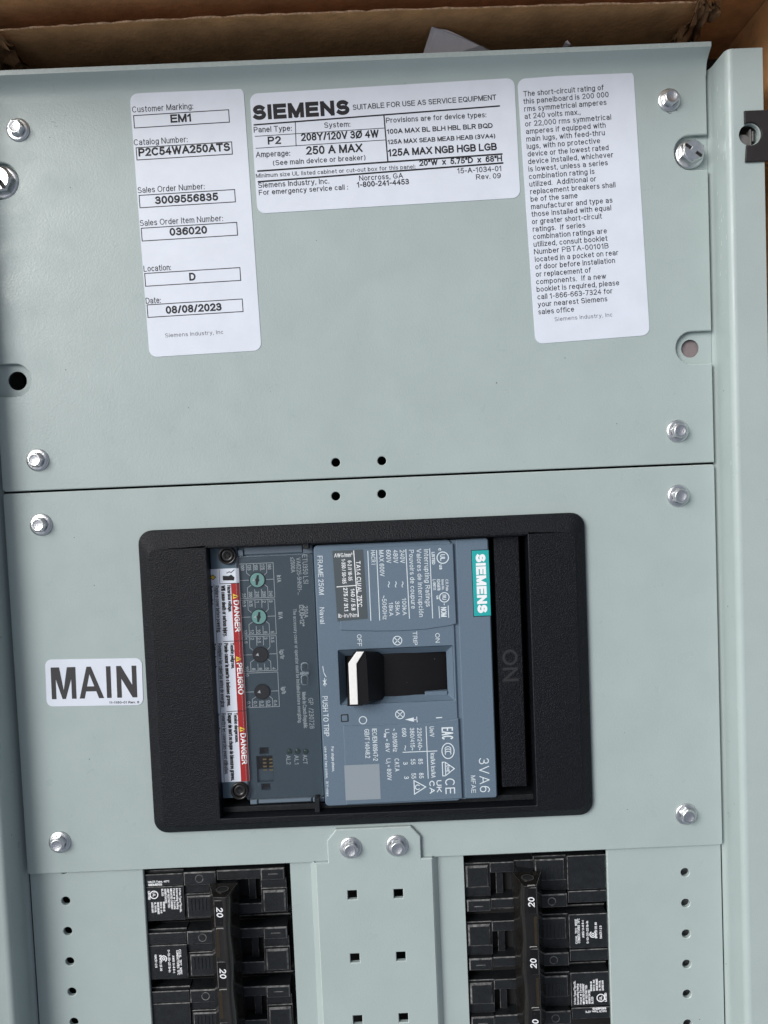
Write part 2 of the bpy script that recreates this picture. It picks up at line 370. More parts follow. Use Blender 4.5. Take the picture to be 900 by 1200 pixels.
# ---------------------------------------------------------------- object bookkeeping
def thing(name, label, cat, loc=(0, 0, 0), group=None):
    o = bpy.data.objects.new(name, None); C.objects.link(o); o.empty_display_size = .01
    o.location = tuple(c * S for c in loc); o['label'] = label; o['category'] = cat
    if group: o['group'] = group
    return o
def tag(o, label, cat, group=None):
    o['label'] = label; o['category'] = cat
    if group: o['group'] = group
    return o

# ================================================================ STRUCTURE BEHIND: back pan and cardboard carton
XL, XR, YT, YM, YB = -443., 391., 446., -1.5, -458.5        # edges of the two covers

mb = MB(); mb.box(-520, 470, -1050, 505, -92, -88, 0)
mb.build('back_pan', 'void')['kind'] = 'structure'
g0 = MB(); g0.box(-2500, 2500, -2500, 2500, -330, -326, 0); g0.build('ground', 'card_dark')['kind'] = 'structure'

bx = thing('cardboard_carton', 'open brown cardboard carton with crumpled corners behind the top of the panel', 'carton', (0, 560, -320))
def cpart(name, mb, mats): return mb.build(name, mats, bx, origin=(0, 560, -320))
def wavy(x0, x1, n, f):
    return [(x0 + (x1 - x0) * i / n, f(x0 + (x1 - x0) * i / n, i)) for i in range(n + 1)]
# far wall, seen above the flange; its unseen top raised to shade the panel
m = MB(); top = wavy(-560, 640, 40, lambda x, i: 190 + random.uniform(-1, 1))
m.bridge([[(x, 541, -320) for x, z in top], [(x, 541, z) for x, z in top], [(x, 547, z) for x, z in top], [(x, 547, -320) for x, z in top]], 0, close=False)
cpart('far_wall', m, ['card'])
# folded inner flap in front of it, its worn top edge shows as a pale broken line
def fl_top(x, i):
    t = (x + 410) / 800.
    return 16 + 9 * math.sin(math.pi * min(1, max(0, t)) ** .8) + random.uniform(-.8, .8)
m = MB(); top = wavy(-412, 388, 90, fl_top)
m.bridge([[(x, 514, -320) for x, z in top], [(x, 514, z) for x, z in top], [(x, 515.8 + random.uniform(-.5, .5), z + random.uniform(-.3, .6)) for x, z in top], [(x, 516.5, -320) for x, z in top]], [0, 1, 0], close=False)
cpart('inner_flap', m, ['card', 'card_edge'])
# crumpled corners
def crumple(x0, x1, y, zt, name, seed):
    random.seed(seed); m = MB(); nx, nz = 9, 16
    P = [[(x0 + (x1 - x0) * i / nx + random.uniform(-3, 3), y + random.uniform(-9, 7), -200 + (zt + 200) * j / nz) for i in range(nx + 1)] for j in range(nz + 1)]
    m.bridge(P, 0, close=False); m.bridge([[(a, b + 5, c) for a, b, c in r] for r in P][::-1], 0, close=False)
    cpart(name, m, ['card_dark'])
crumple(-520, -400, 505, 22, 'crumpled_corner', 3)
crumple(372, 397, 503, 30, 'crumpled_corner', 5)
m = MB(); m.box(476, 482, -1100, 540, -320, 60, 0); cpart('side_wall', m, ['card'])
m = MB(); m.box(-566, -560, -1100, 540, -320, 120, 0); cpart('side_wall', m, ['card'])  # left wall out of view, raised to dim the left side
random.seed(11)

def scrap(name, pts, zs, label):
    m = MB(); P = [(*U(x, y, z), z) for (x, y), z in zip(pts, zs)]; c = P[0]
    m.poly(P); m.poly([(x, y, z - 1.2) for x, y, z in P][::-1])
    n = len(P); m.bridge([[(x, y, z - 1.2) for x, y, z in P], P])
    tag(m.build(name, 'tissue', None, c, c), label, 'paper')
scrap('paper_scrap', [(492, 75), (506, 31), (514, 33.5), (524, 35), (533, 39), (548, 46), (562, 53), (590, 66)], [-30, -8, -8, -9, -10, -12, -16, -30],
      'torn piece of pale paper sticking up behind the flange')
scrap('paper_scrap', [(656, 60), (662, 49.5), (665, 47), (669, 52), (675, 60)], [-30, -12, -10, -12, -30],
      'tiny white paper corner just showing behind the flange')

# ================================================================ RAILS
HR = 38.
def rail(label, xw, xo, sgn, ytop, holes=()):
    t = thing('side_rail', label, 'rail', (xw, 0, -8), 'side rails of the panel')
    f = lambda p: p
    # profile from the inner flange up the wall and over the top
    xin = xw - sgn * 60; r = 7.
    prof = [(xw - sgn * 4, -8.), (xw - sgn * 2, -6), (xw - sgn * .3, -2), (xw, 3.)]
    prof += [(xw + sgn * r * (1 - math.cos(R_(a))), HR - r + r * math.sin(R_(a))) for a in (0, 15, 30, 45, 60, 75, 90)]
    m = MB()
    hp = [h for h in holes]
    ys = [ytop, -1100]
    lps = [[(x, y, z) for x, z in prof] for y in ys]
    m.bridge(lps if sgn > 0 else lps[::-1], 0, True, close=False)
    # flat inner flange, with holes, is cut separately below
    x0, x1 = sorted((xw + sgn * r, xo))
    lp = rrect(x0, x1, -1100, ytop, 0)
    m.plate(lp, HR - 5, HR, 0, [h for h in hp if h[0][2] == 'top'] and [[(a, b) for a, b, c in h] for h in hp if h[0][2] == 'top'], bottom=True)
    m.box(xo - sgn * 4 if sgn > 0 else xo, xo if sgn > 0 else xo + 4, -1100, ytop, -85, HR - 5)
    m.box(min(xw, xw + sgn * 4), max(xw, xw + sgn * 4), -1100, ytop, -85, -8)
    m.bridge([[(x, ytop - .01, z) for x, z in prof[3:]], [(x + sgn * 5 if z < HR - 6 else x, ytop, z - 5 if z > HR - 6 else z) for x, z in prof[3:]]], 0, close=False)
    o = m.build('channel', ['paint'], t, origin=(xw, 0, -8)); return t
yrt = U(860, 57, HR).y
xro = U(893.5, 60, HR).x
hc = U(878, 158, HR)
tr = rail('grey right side rail beside the covers, with a black plate on it', 397., xro, 1, yrt, [[(x, y, 'top') for x, y in circ(hc.x, hc.y, 11.5, 24)]])
tl = rail('grey left side rail, mostly cut off by the picture edge', -449., -520., -1, yrt)
# black plate with a round notch, and what shows in the hole
p0 = U(873.5, 130, HR + 2); p1 = U(876, 189.5, HR + 2); xe = xro + 22
lp = [(p0.x, p1.y), (xe, p1.y), (xe, p0.y), (p0.x, p0.y)]
notch = [(hc.x + 12.5 * math.cos(R_(a)), hc.y + 12.5 * math.sin(R_(a))) for a in range(118, -119, -12)]
xs = hc.x + 12.5 * math.cos(R_(118)); lp[0] = (xs, p1.y); lp[3] = (xs, p0.y)
m = MB(); m.plate(ccw(lp + notch), HR + .4, HR + 3, .5); m.build('stop_plate', ['steel'], tr, origin=(397, 0, -8))
m = MB(); m.lathe([(0, HR - 7), (9, HR - 7), (10, HR - 8), (10, HR - 20)], hc.x - 4, hc.y - 6, 20, 0)
m.box(hc.x + 3, hc.x + 4.4, hc.y - 9, hc.y + 8, HR - 20, HR - 5); m.box(hc.x + 5.6, hc.x + 7, hc.y - 5, hc.y + 6, HR - 20, HR - 5)
m.build('latch', ['latch_grey'], tr, origin=(397, 0, -8))

# flange tongues seen through the notches of the upper cover
def tongue(parent, cx, cy, hole, xw, sgn):
    m = MB(); x0, x1 = sorted((cx - sgn * 26, xw - sgn * 4))
    m.plate(rrect(x0, x1, cy - 24, cy + 24, 0), -8.5, -6.4, 0, [circ(cx, cy, hole, 22)] if hole else [])
    m.build('flange', ['paint'], parent, origin=(xw, 0, -8))

# ================================================================ SCREWS
def hex_loop(cx, cy, r, z, a0): return [(cx + r * math.cos(a0 + math.pi / 3 * i), cy + r * math.sin(a0 + math.pi / 3 * i), z) for i in range(6)]
def make_screw():
    m = MB()
    m.lathe([(12.8, 0), (13.2, .8), (12.6, 1.8), (10.6, 2.3), (8.6, 2.5)], 0, 0, 28, 0)
    a = 0.3
    m.bridge([hex_loop(0, 0, 9.4, 2.2, a), hex_loop(0, 0, 9.2, 8.4, a), hex_loop(0, 0, 8.0, 9.6, a)], 0)
    l0 = []                                   # chamfered crown to a shallow dimple
    for i in range(24):
        t = a + 2 * math.pi * i / 24; l0.append(t)
    m.poly(hex_loop(0, 0, 8.0, 9.58, a), 0)
    m.lathe([(7.5, 9.6), (7.2, 10.1), (5.9, 10.1), (5.2, 9.75), (0.01, 9.7)], 0, 0, 24, 0, True, mis=[0, 0, 0, 1])
    return m
sm = make_screw()
_first = []
def screw(parent, px, py, z, org, rot=None):
    p = U(px, py, z + 3)
    if not _first:
        o = sm.build('screw', ['zinc', 'zinc_dull'], parent); _first.append(o)
    else:
        o = _first[0].copy(); C.objects.link(o); o.parent = parent
    o.location = ((p.x - org[0]) * S, (p.y - org[1]) * S, (z - org[2]) * S)
    o.rotation_euler = (0, 0, rot if rot is not None else random.uniform(0, 6.28)); return o
def big_screw(parent, px, py, z, org, rot, r=16.):
    p = U(px, py, z + 4); m = MB(); k = r / 16
    m.lathe([(16 * k, 0), (16.3 * k, 1.5), (15.6 * k, 3), (13 * k, 3.2), (10 * k, 3.4)], 0, 0, 32, 0)
    m.bridge([hex_loop(0, 0, 13.6 * k, 2.5, 0), hex_loop(0, 0, 13.3 * k, 12, 0), hex_loop(0, 0, 11.6 * k, 13.5, 0)], 0)
    # crown split by the slot
    for sg in (1, -1):
        lp = [(11 * k * math.cos(R_(t)), sg * 11 * k * math.sin(R_(t))) for t in range(9, 172, 9)]
        m.plate(ccw(lp), 12, 14.6, .7, mi=0)
    m.poly(hex_loop(0, 0, 11.6 * k, 12.9, 0), 1)
    m.plate(rrect(-3.4 * k, 3.4 * k, -2.6 * k, 2.6 * k, .8, 2), 12, 15.0, .5, mi=0)
    o = m.build('slotted_screw', ['zinc', 'void'], parent)
    o.location = ((p.x - org[0]) * S, (p.y - org[1]) * S, (z - org[2]) * S); o.rotation_euler = (0, 0, rot); return o

# ================================================================ UPPER COVER
TH = 5.
n1, n2 = U(808, 180, -3), U(810, 408, -3); n3, n4 = U(2, 213, -3), U(19, 446, -3)
def notch_r(c, r, h):  # open to the right edge, listed while walking up the edge
    return [(XR, c.y - h)] + [(c.x + r * math.cos(R_(a)) , c.y + h * math.sin(R_(a))) for a in range(270, 89, -15)] + [(XR, c.y + h)]
def notch_l(c, r, h):
    return [(XL, c.y + h)] + [(c.x + r * math.cos(R_(a)), c.y + h * math.sin(R_(a))) for a in range(90, -91, -15)] + [(XL, c.y - h)]
lp = [(XL + 3, YM + 1.6), (XR, YM + 1.6)] + notch_r(n2, 19, 19) + notch_r(n1, 19, 20) + [(XR, YT), (XL, YT)] + notch_l(n3, 21, 21) + notch_l(n4, 19, 19) + [(XL, YM + 4)]
h4 = [circ(*U(x, y), 5.2, 18) for x, y in ((393.5, 542), (447.5, 540))]
uc = thing('upper_cover', 'upper grey steel cover plate with three white stickers and a flanged top edge', 'cover plate', (0, 230, -5))
UO = (0, 230, -5)
m = MB(); m.plate(lp, -TH, 0, .9, h4, 0, 1)
m.build('plate', ['paint', 'paint_edge'], uc, origin=UO)
# flange along the top, sloping up and away with a rolled root
prof = [(442, .05), (450, .7), (455, 2.4), (459, 5.4), (462, 9.), (466.5, 15.0)]
up = prof; back = [(448, -4.9), (452, -4.2), (458, -2), (463, 2.5), (467, 7.), (471.8, 14.2)][::-1]
back[0] = (471.6, 15.6)
ring = up + back
m = MB()
m.bridge([[(XL - 4, y, z) for y, z in ring[:6]], [(XR, y, z) for y, z in ring[:6]]], 0, True, close=False)
m.bridge([[(XL - 4, y, z) for y, z in ring[5:7]], [(XR, y, z) for y, z in ring[5:7]]], 1, False, close=False)
m.bridge([[(XL - 4, y, z) for y, z in ring[6:]], [(XR, y, z) for y, z in ring[6:]]], 0, True, close=False)
m.poly([(XR, y, z) for y, z in ring], 1); m.poly([(XL - 4, y, z) for y, z in ring][::-1], 1)
m.build('flange', ['paint', 'paint_edge'], uc, origin=UO)
for x, y in ((20, 151), (785, 116), (795, 505), (43, 539)): screw(uc, x, y, 0, UO)
tongue(tr, n1.x, n1.y, 0, 397., 1); tongue(tr, n2.x, n2.y, 10.5, 397., 1)
tongue(tl, n3.x, n3.y, 0, -449., -1); tongue(tl, n4.x, n4.y, 11, -449., -1)
big_screw(tr, 809, 180, -6.4, (397, 0, -8), R_(-38), 16.5); big_screw(tl, 2, 213, -6.4, (-449, 0, -8), R_(-55), 19)
m = MB(); m.lathe([(0.01, -10.6), (13, -10.6)], n2.x, n2.y, 18, 0, False); m.build('pink_disc', ['seal'], tr, origin=(397, 0, -8))

# ---- stickers
def sticker(parent, org, corners, label, r=9., z=0.):
    tl_, tr_, br_, bl_ = (U(*c, z) for c in corners)
    dl = (tl_ - bl_); rot = math.atan2(-(dl.x), dl.y); c = (tl_ + br_ + tr_ + bl_) / 4
    wd = ((tr_ - tl_).length + (br_ - bl_).length) / 2; hh = ((tl_ - bl_).length + (tr_ - br_).length) / 2
    lp = [(c.x + x * math.cos(rot) - y * math.sin(rot), c.y + x * math.sin(rot) + y * math.cos(rot)) for x, y in rrect(-wd / 2, wd / 2, -hh / 2, hh / 2, r, 6)]
    m = MB(); m.plate(lp, z + .05, z + .55, .15); o = m.build('sticker', ['paper'], parent, origin=org); o['label'] = label
    return o, rot
def frame(mb, x0, y0, x1, y1, wd, z, rot):
    """box outline; x0,y0 its sighted top left, x1 its right, y1 the bottom at the left"""
    a = U(x0, y0, z); L = (U(x1, y0 - SL * (x1 - x0), z) - a).length; H = (U(x0, y1, z) - a).length
    e = Vector((math.cos(rot), math.sin(rot))); f = Vector((math.sin(rot), -math.cos(rot)))
    mb.ribbon([a, a + e * L, a + e * L + f * H, a + f * H], wd, z, 0, True)
Z = .62
# 1: order data
st, rt = sticker(uc, UO, ((152, 110), (286, 102), (306, 410), (175.5, 419.5)), 'tall white sticker with boxed order data')
m = MB()
for t, x0, y0, x1 in (('Customer Marking:', 155, 132, 226.5), ('Catalog Number:', 157, 170.5, 220), ('Sales Order Number:', 161.5, 226.5, 240), ('Sales Order Item Number:', 164, 265, 261.5),
                      ('Location:', 168.5, 318.5, 200.5), ('Date:', 171, 356, 188.5)):
    ht(m, t, x0, y0, x1, 6.8, Z, rt, wt=.122)
for t, x0, y0, x1, h in (('EM1', 200, 144, 225, 9.3), ('P2C54WA250ATS', 162.5, 183.5, 270, 9.3), ('3009556835', 182, 239.5, 256, 9.0), ('036020', 199, 276.5, 243, 9.0), ('D', 222, 329, 229.5, 9.0), ('08/08/2023', 194.5, 368, 260, 9.0)):
    ht(m, t, x0, y0, x1, h, Z, rt, wt=.215)
for x0, y0, x1, y1 in ((156.5, 135.5, 268, 150), (159.5, 173.2, 271.5, 187.5), (163, 229, 275, 243.5), (165.5, 267.5, 277.5, 282.5), (169.5, 320.5, 281.2, 335.5), (172.3, 357.3, 284, 372)):
    frame(m, x0, y0, x1, y1, 1.0, Z, rt)
ht(m, 'Siemens Industry, Inc', 193.5, 395.5, 262, 4.6, Z, rt, wt=.11, mi=1)
m.build('lettering', ['ink', 'ink_faint'], st, origin=UO)
# 2: rating plate
st, rt = sticker(uc, UO, ((292.5, 110), (603, 91.5), (609.5, 232), (302, 250.5)), 'wide white sticker headed with the maker name')
m = MB(); r2 = rt
ht(m, 'SIEMENS', 296.5, 141, 410, 16.8, Z, R_(1.0), wt=.27, gap=.36)
ht(m, 'SUITABLE FOR USE AS SERVICE EQUIPMENT', 413.5, 129, 582, 6.0, Z, R_(1.7), wt=.15)
ht(m, 'Panel Type:', 297.5, 155.5, 342, 6.4, Z, R_(.5), wt=.14, mi=0)
ht(m, 'System:', 380, 150, 410.5, 6.2, Z, R_(.5), wt=.14, mi=0)
ht(m, 'P2', 314, 169.5, 329.5, 9, Z, R_(.5), wt=.20)
ht(m, '208Y/120V 3Ø 4W', 353, 165.5, 444, 8.8, Z, R_(.5), wt=.19)
ht(m, 'Amperage:', 300, 184.5, 340, 6.4, Z, R_(.5), wt=.14, mi=0)
ht(m, '250 A MAX', 359, 181.5, 425, 9.6, Z, R_(.6), wt=.19)
ht(m, '(See main device or breaker)', 320, 194, 428.5, 5.9, Z, R_(1.1), wt=.145)
ht(m, 'Provisions are for device types:', 452.5, 144.3, 570, 6.0, Z, R_(1.0), wt=.145)
ht(m, '100A MAX BL BLH HBL BLR BQD', 453.5, 157.2, 577.5, 5.6, Z, R_(1.0), wt=.19)
ht(m, '125A MAX SEAB MEAB HEAB (3VA4)', 454.5, 169.2, 580.5, 5.2, Z, R_(1.0), wt=.19)
ht(m, '125A MAX NGB HGB LGB', 455, 183.5, 582.5, 8.4, Z, R_(1.0), wt=.20)
ht(m, 'Minimum size UL listed cabinet or cut-out box for this panel:', 300, 208.5, 487, 4.7, Z, R_(1.0), wt=.14, mi=0)
ht(m, '20"W  x  5.75"D  x  68"H', 491.5, 194.7, 588.5, 6.8, Z, R_(1.0), wt=.20)
ht(m, 'Siemens Industry, Inc.', 302.5, 220.5, 386, 6.2, Z, R_(1.3), wt=.145)
ht(m, 'For emergency service call :', 303.5, 228.8, 408, 6.0, Z, R_(1.3), wt=.145)
ht(m, 'Norcross, GA', 421, 212, 472.5, 6.0, Z, R_(1.3), wt=.145)
ht(m, '1-800-241-4453', 418.5, 219.8, 479.5, 6.3, Z, R_(1.3), wt=.18)
ht(m, '15-A-1034-01', 536, 203.5, 588, 6.2, Z, R_(1.0), wt=.145)
ht(m, 'Rev. 09', 558, 210.5, 587, 6.0, Z, R_(1.0), wt=.145)
for a in ((298, 146.3, 585, 124.2, 1.7), (299, 159.8, 451, 150, .8), (300, 173.8, 451.5, 164, .8), (346, 142.5, 347, 171, .9), (450, 136, 454.5, 189, 1.5), (302.5, 200.5, 588, 180.5, 1.9), (303, 213, 589, 191, 1.9)):
    line(m, *a[:4], a[4], Z)
m.build('lettering', ['ink', 'ink_faint'], st, origin=UO)
# 3: long note
st, rt = sticker(uc, UO, ((606, 92.5), (742, 82.5), (761.5, 392), (627.5, 404)), 'tall white sticker with a long paragraph of small print')
m = MB()
L3 = [('The short-circuit rating of', 613.5, 707.5), ('this panelboard is 200 000', 613.5, 713.5), ('rms symmetrical amperes', 614.5, 711), ('at 240 volts max.,', 615, 680.5), ('or 22,000 rms symmetrical', 615.5, 716.5),
      ('amperes if equipped with', 616.5, 710), ('main lugs, with feed-thru', 617, 709), ('lugs, with no protective', 617.5, 703.5), ('device or the lowest rated', 618.5, 713.5), ('device installed, whichever', 619, 719),
      ('is lowest, unless a series', 619.5, 712.5), ('combination rating is', 620, 697), ('utilized.  Additional or', 620.5, 699), ('replacement breakers shall', 621.5, 721.5), ('be of the same', 622, 677),
      ('manufacturer and type as', 622.5, 718), ('those installed with equal', 623, 716.5), ('or greater short-circuit', 623.5, 705.5), ('ratings.  If series', 624.5, 686), ('combination ratings are', 625, 711.5),
      ('utilized, consult booklet', 625.5, 712), ('Number PBTA-00101B', 626, 713.5), ('located in a pocket on rear', 627, 725), ('of door before installation', 627.5, 721), ('or replacement of', 628, 692.5),
      ('components.  If a new', 628.5, 710.5), ('booklet is required, please', 629, 726), ('call 1-866-663-7324 for', 630, 718), ('your nearest Siemens', 630.5, 712), ('sales office', 631, 673)]
for i, (t, x0, x1) in enumerate(L3):
    ht(m, t, x0, 113.2 + i * (368.6 - 113.2) / 29 * (1.0 + 0) , x1, 6.1, Z, rt + R_(.2), wt=.132)
ht(m, 'Siemens Industry, Inc', 650, 376.5, 718, 4.6, Z, rt + R_(.2), wt=.11, mi=1)
m.build('lettering', ['ink', 'ink_faint'], st, origin=UO)

# wear: smudges and chipped marks on the paint
def mark(parent, org, px, py, pts, wd, z, matn, name='scuff_mark'):
    m = MB(); c = U(px, py, z)
    m.ribbon([(c.x + a, c.y + b) for a, b in pts], wd, z); m.build(name, [matn], parent, origin=org)
random.seed(21)
for px, py, n_, wd in ((786, 129, 4, .9), (789, 127, 3, .8), (781, 131, 3, .7), (60, 143, 3, .6), (64, 148, 2, .5), (76, 136, 2, .5)):
    pts = [(0, 0)]
    for _ in range(n_): pts.append((pts[-1][0] + random.uniform(.8, 2.4), pts[-1][1] + random.uniform(-1.4, 1.2)))
    mark(uc, UO, px, py, pts, wd, .06, 'chip_dark' if px > 700 else 'chip_grey')
for i in range(26):
    yy = random.choice((random.uniform(90, 560), random.uniform(120, 320))); zz = random.uniform(9, 30); q = U(840, yy, zz)
    L = random.uniform(1.5, 7); x_ = 397 - .12
    m = MB(); m.poly([(x_, q.y, zz), (x_, q.y - L, zz - random.uniform(-.6, .6)), (x_, q.y - L, zz + .7), (x_, q.y, zz + random.uniform(.4, 1.1))]); m.build('scuff_mark', ['chip_light'], tr, origin=(397, 0, -8))

# ================================================================ LOWER COVER
lc = thing('lower_cover', 'lower grey steel cover plate holding the main breaker trim and a MAIN sticker', 'cover plate', (0, -230, -5))
LO = (0, -230, -5)
BZ = (-286.5, 235.5, -412.5, -52.0)                         # trim outline
h2 = [circ(*U(x, y), 5.2, 18) for x, y in ((393.5, 581.5), (447.5, 579))]
win = rrect(BZ[0] + 22, BZ[1] - 22, BZ[2] + 14, BZ[3] - 14, 0)
m = MB(); m.plate(rrect(XL, XR, YB, YM - .9, 3, 3), -TH, 0, .9, h2 + [win], 0, 1)
m.build('plate', ['paint', 'paint_edge'], lc, origin=LO)
for x, y in ((47, 615), (796, 581), (805, 955), (69, 988)): screw(lc, x, y, 0, LO)
st, rt = sticker(lc, LO, ((53, 773.5), (166, 770.5), (168.5, 825.5), (55, 828.5)), 'white MAIN sticker', r=7.5)
m = MB()
# heavy block capitals drawn by hand
def blk(strokes, x0, y0, x1, hgt, wd, rot):
    a = U(x0, y0, Z); b = U(x1, y0 - SL * .55 * (x1 - x0), Z); e = (b - a).normalized(); f = Vector((-e.y, e.x)); L = (b - a).length
    for kk, s_ in enumerate(strokes):
        q = [a + e * (px * L) + f * (py * hgt) for px, py in s_]; m.poly([(v_.x, v_.y, Z + (kk % 3) * .02) for v_ in (q if area(q) > 0 else q[::-1])], 0)
B = []
B += [[(0, 0), (.055, 0), (.055, 1), (0, 1)], [(.055, 1), (.055, .62), (.125, 0), (.160, 0), (.10, 1)], [(.125, 0), (.165, 0), (.235, .62), (.235, 1), (.19, 1)], [(.235, 0), (.290, 0), (.290, 1), (.235, 1)]]
B += [[(.325, 0), (.385, 0), (.470, 1), (.418, 1)], [(.552, 0), (.612, 0), (.470, 1), (.418, 1)][::1], [(.38, .22), (.56, .22), (.545, .38), (.40, .38)]]
B += [[(.645, 0), (.70, 0), (.70, 1), (.645, 1)]]
B += [[(.765, 0), (.820, 0), (.820, 1), (.765, 1)], [(.820, 1), (.820, .78), (.945, 0), (.945, .22)], [(.820, 1), (.780, 1), (.820, .60), (.945, 0), (.985, 0), (.945, .40)], [(.945, 0), (1, 0), (1, 1), (.945, 1)]]
blk(B, 60.8, 819.5, 161, 38., 1, 0)
ht(m, '11-1150-01 Rev. 6', 128, 824.8, 163, 2.9, Z, rt, wt=.2)
m.build('lettering', ['ink_grey'], st, origin=LO)

# ================================================================ BREAKER TRIM (bezel)
bzl = thing('breaker_trim', 'black textured plastic trim frame around the main breaker', 'trim frame', (-25, -230, 0))
BO = (-25, -230, 0)
ZB = 13.
ia = U(239.5, 640, ZB); ib = U(618, 625, ZB); ic = U(630, 949, ZB); idd = U(259.5, 955, ZB)
ix0, ix1 = (ia.x + idd.x) / 2, (ib.x + ic.x) / 2; iy1, iy0 = (ia.y + ib.y) / 2, (ic.y + idd.y) / 2
def L3d(lp, z): return [(x, y, z) for x, y in lp]
N = 6
loops = [L3d(rrect(*BZ, 16, N), .05), L3d(rrect(*BZ, 16, N), 4.5), L3d(rrect(BZ[0] + 1, BZ[1] - 1, BZ[2] + 1, BZ[3] - 1, 15, N), 6.),
         L3d(rrect(BZ[0] + 12, BZ[1] - 12, BZ[2] + 10, BZ[3] - 20, 9, N), ZB - .8), L3d(rrect(BZ[0] + 14, BZ[1] - 14, BZ[2] + 11.5, BZ[3] - 22, 8, N), ZB),
         L3d(rrect(ix0 - .8, ix1 + .8, iy0 - .8, iy1 + .8, 1.8, N), ZB), L3d(rrect(ix0, ix1, iy0, iy1, 1, N), ZB - .8), L3d(rrect(ix0, ix1, iy0, iy1, 1, N), -45)]
m = MB(); m.bridge(loops, [0, 0, 0, 0, 0, 1, 0])
m.build('frame', ['bezel', 'mould'], bzl, origin=BO)
# ledge inside the opening with two small tabs
m = MB(); m.box(ix0 + .3, ix1 - .3, iy0 + .3, iy0 + 7, -30, -3, .6); m.box(ix0 + .3, ix1 - .3, iy1 - 4, iy1 - .3, -30, 3, .6)
t1 = U(358, 636, 4); m.box(t1.x - 3, t1.x + 4, t1.y - 7, t1.y + 3, -20, 8, .5); t1 = U(372, 945, 2); m.box(t1.x - 3, t1.x + 3, t1.y - 8, t1.y + 10, -20, 5, .5)
m.build('inner_ledge', ['mould'], bzl, origin=BO)
# black filler strip with raised ON
f0, f1 = U(578, 629, 1), U(612, 922, 1); fr0 = U(608, 628, 1)
fx0, fx1, fy0, fy1 = f0.x + .5, fr0.x, f1.y, f0.y
m = MB(); m.box(fx0, fx1, fy0, fy1, -28, 1, 1.)
fs = m.build('filler_strip', ['bezel'], bzl, origin=BO)
m = MB(); a = U(589, 762, 1.5); lay(m, 'ON', a, -math.pi / 2, 17, 1.1, 37, wt=.11); lay(m, 'ON', (a.x - .9, a.y + .9), -math.pi / 2, 18.8, 1.02, 38.8, wt=.2, mi=1)
m.build('lettering', ['emboss', 'void'], fs, origin=BO)
m = MB(); m.box(ix0 - 3, ix1 + 3, iy0 - 3, iy1 + 3, -48, -44); m.build('recess_floor', ['void'], bzl, origin=BO)

# ================================================================ MAIN BREAKER
mbk = thing('main_breaker', 'slate blue main circuit breaker mounted sideways, toggle at OFF, inside the black trim', 'circuit breaker', (30, -230, -44))
MO = (30, -230, -44)
ZF = 5.
a0, a1, a2, a3 = U(371, 640, ZF), U(572.5, 630, ZF), U(582.5, 936, ZF), U(377.5, 946, ZF)
bx0, bx1, by1, by0 = (a0.x + a3.x) / 2, (a1.x + a2.x) / 2, (a0.y + a1.y) / 2, (a3.y + a2.y) / 2
# slot
s0, s1, s2, s3 = U(396.5, 762, ZF), U(537.5, 756.5, ZF), U(540, 820, ZF), U(399, 827, ZF)
xs0, xs1, ys1, ys0 = (s0.x + s3.x) / 2, (s1.x + s2.x) / 2, (s0.y + s1.y) / 2, (s2.y + s3.y) / 2
q0, q1 = U(404, 767, ZF - 9), U(525, 815, ZF - 9)
xst = U(531.5, 700, ZF).x                                   # step towards the right hand strip
m = MB()
m.plate(rrect(bx0, xst, by0, by1, 5, 3), -40, ZF, 1.2, [rrect(xs0, xs1 if xs1 < xst - 2 else xst - 3, ys0, ys1, 1.5, 2)], 0, 0)
m.plate(rrect(xst + 5, bx1, by0 + 1.5, by1, 3, 3), -40, ZF - .6, 1.2)
m.box(xst - 1, xst + 6, by0 + 1, by1 - .6, -40, ZF - 2.6)
xsr = xs1 if xs1 < xst - 2 else xst - 3
o_ = rrect(xs0 + .4, xsr - .4, ys0 + .4, ys1 - .4, 1, 2); i_ = rrect(q0.x, q1.x, q1.y + 2, q0.y - 2, 1, 2)
m.bridge([L3d(o_, ZF - 1), L3d(i_, ZF - 11)], 0)
bd = m.build('body', ['slate'], mbk, origin=MO)
# slightly raised print panels with bowed edges
def panel(pts, zt):
    mm = MB(); mm.plate(ccw([tuple(U(x, y, zt)) for x, y in pts]), ZF - .5, zt, .9); return mm.build('print_panel', ['slate'], mbk, origin=MO)
up_ = panel([(393, 643.5), (531, 636.8), (535, 731), (527, 733.5), (500, 737.5), (470, 739.5), (440, 740), (399, 738.8)], ZF + 1.5)
lo_ = panel([(402, 850.5), (430, 850.5), (470, 849.5), (500, 847.5), (525, 844.5), (537.5, 842), (542, 936), (406, 943.5)], ZF + 1.5)
# slot floor and toggle
m = MB(); xa, xb = q0.x - 3, q1.x + 3; ya, yb = q1.y - 2, q0.y + 2
rows = [(xa + (xb - xa) * i / 10, ZF - 17 + 7 * math.sin(math.pi * i / 10)) for i in range(11)]
m.bridge([[(x, ya, z) for x, z in rows], [(x, yb, z) for x, z in rows]][::-1], 0, True, close=False)
rc = U(500, 813, ZF - 8); re_ = U(524, 820, ZF - 8)
m.build('slot_shutter', ['black'], mbk, origin=MO)
m = MB(); m.box(rc.x - 2, q1.x - .5, q1.y + .5, q1.y + 5.5, ZF - 16, ZF - 8.5, .6); m.build('slot_lip', ['slate'], mbk, origin=MO)
ZT = 27.
tb = [tuple(U(x, y, ZF - 8)) for x, y in ((410, 826), (448, 824), (446, 766), (412, 767))]
tt = [tuple(U(x, y, ZT)) for x, y in ((409.5, 826), (437, 823), (434, 776), (418, 764))]
m = MB()
tw = [(407.6, 778), (410, 827), (421, 827), (418.8, 778.5)]
low = [(417.5, 763.5), (428, 763.5)]
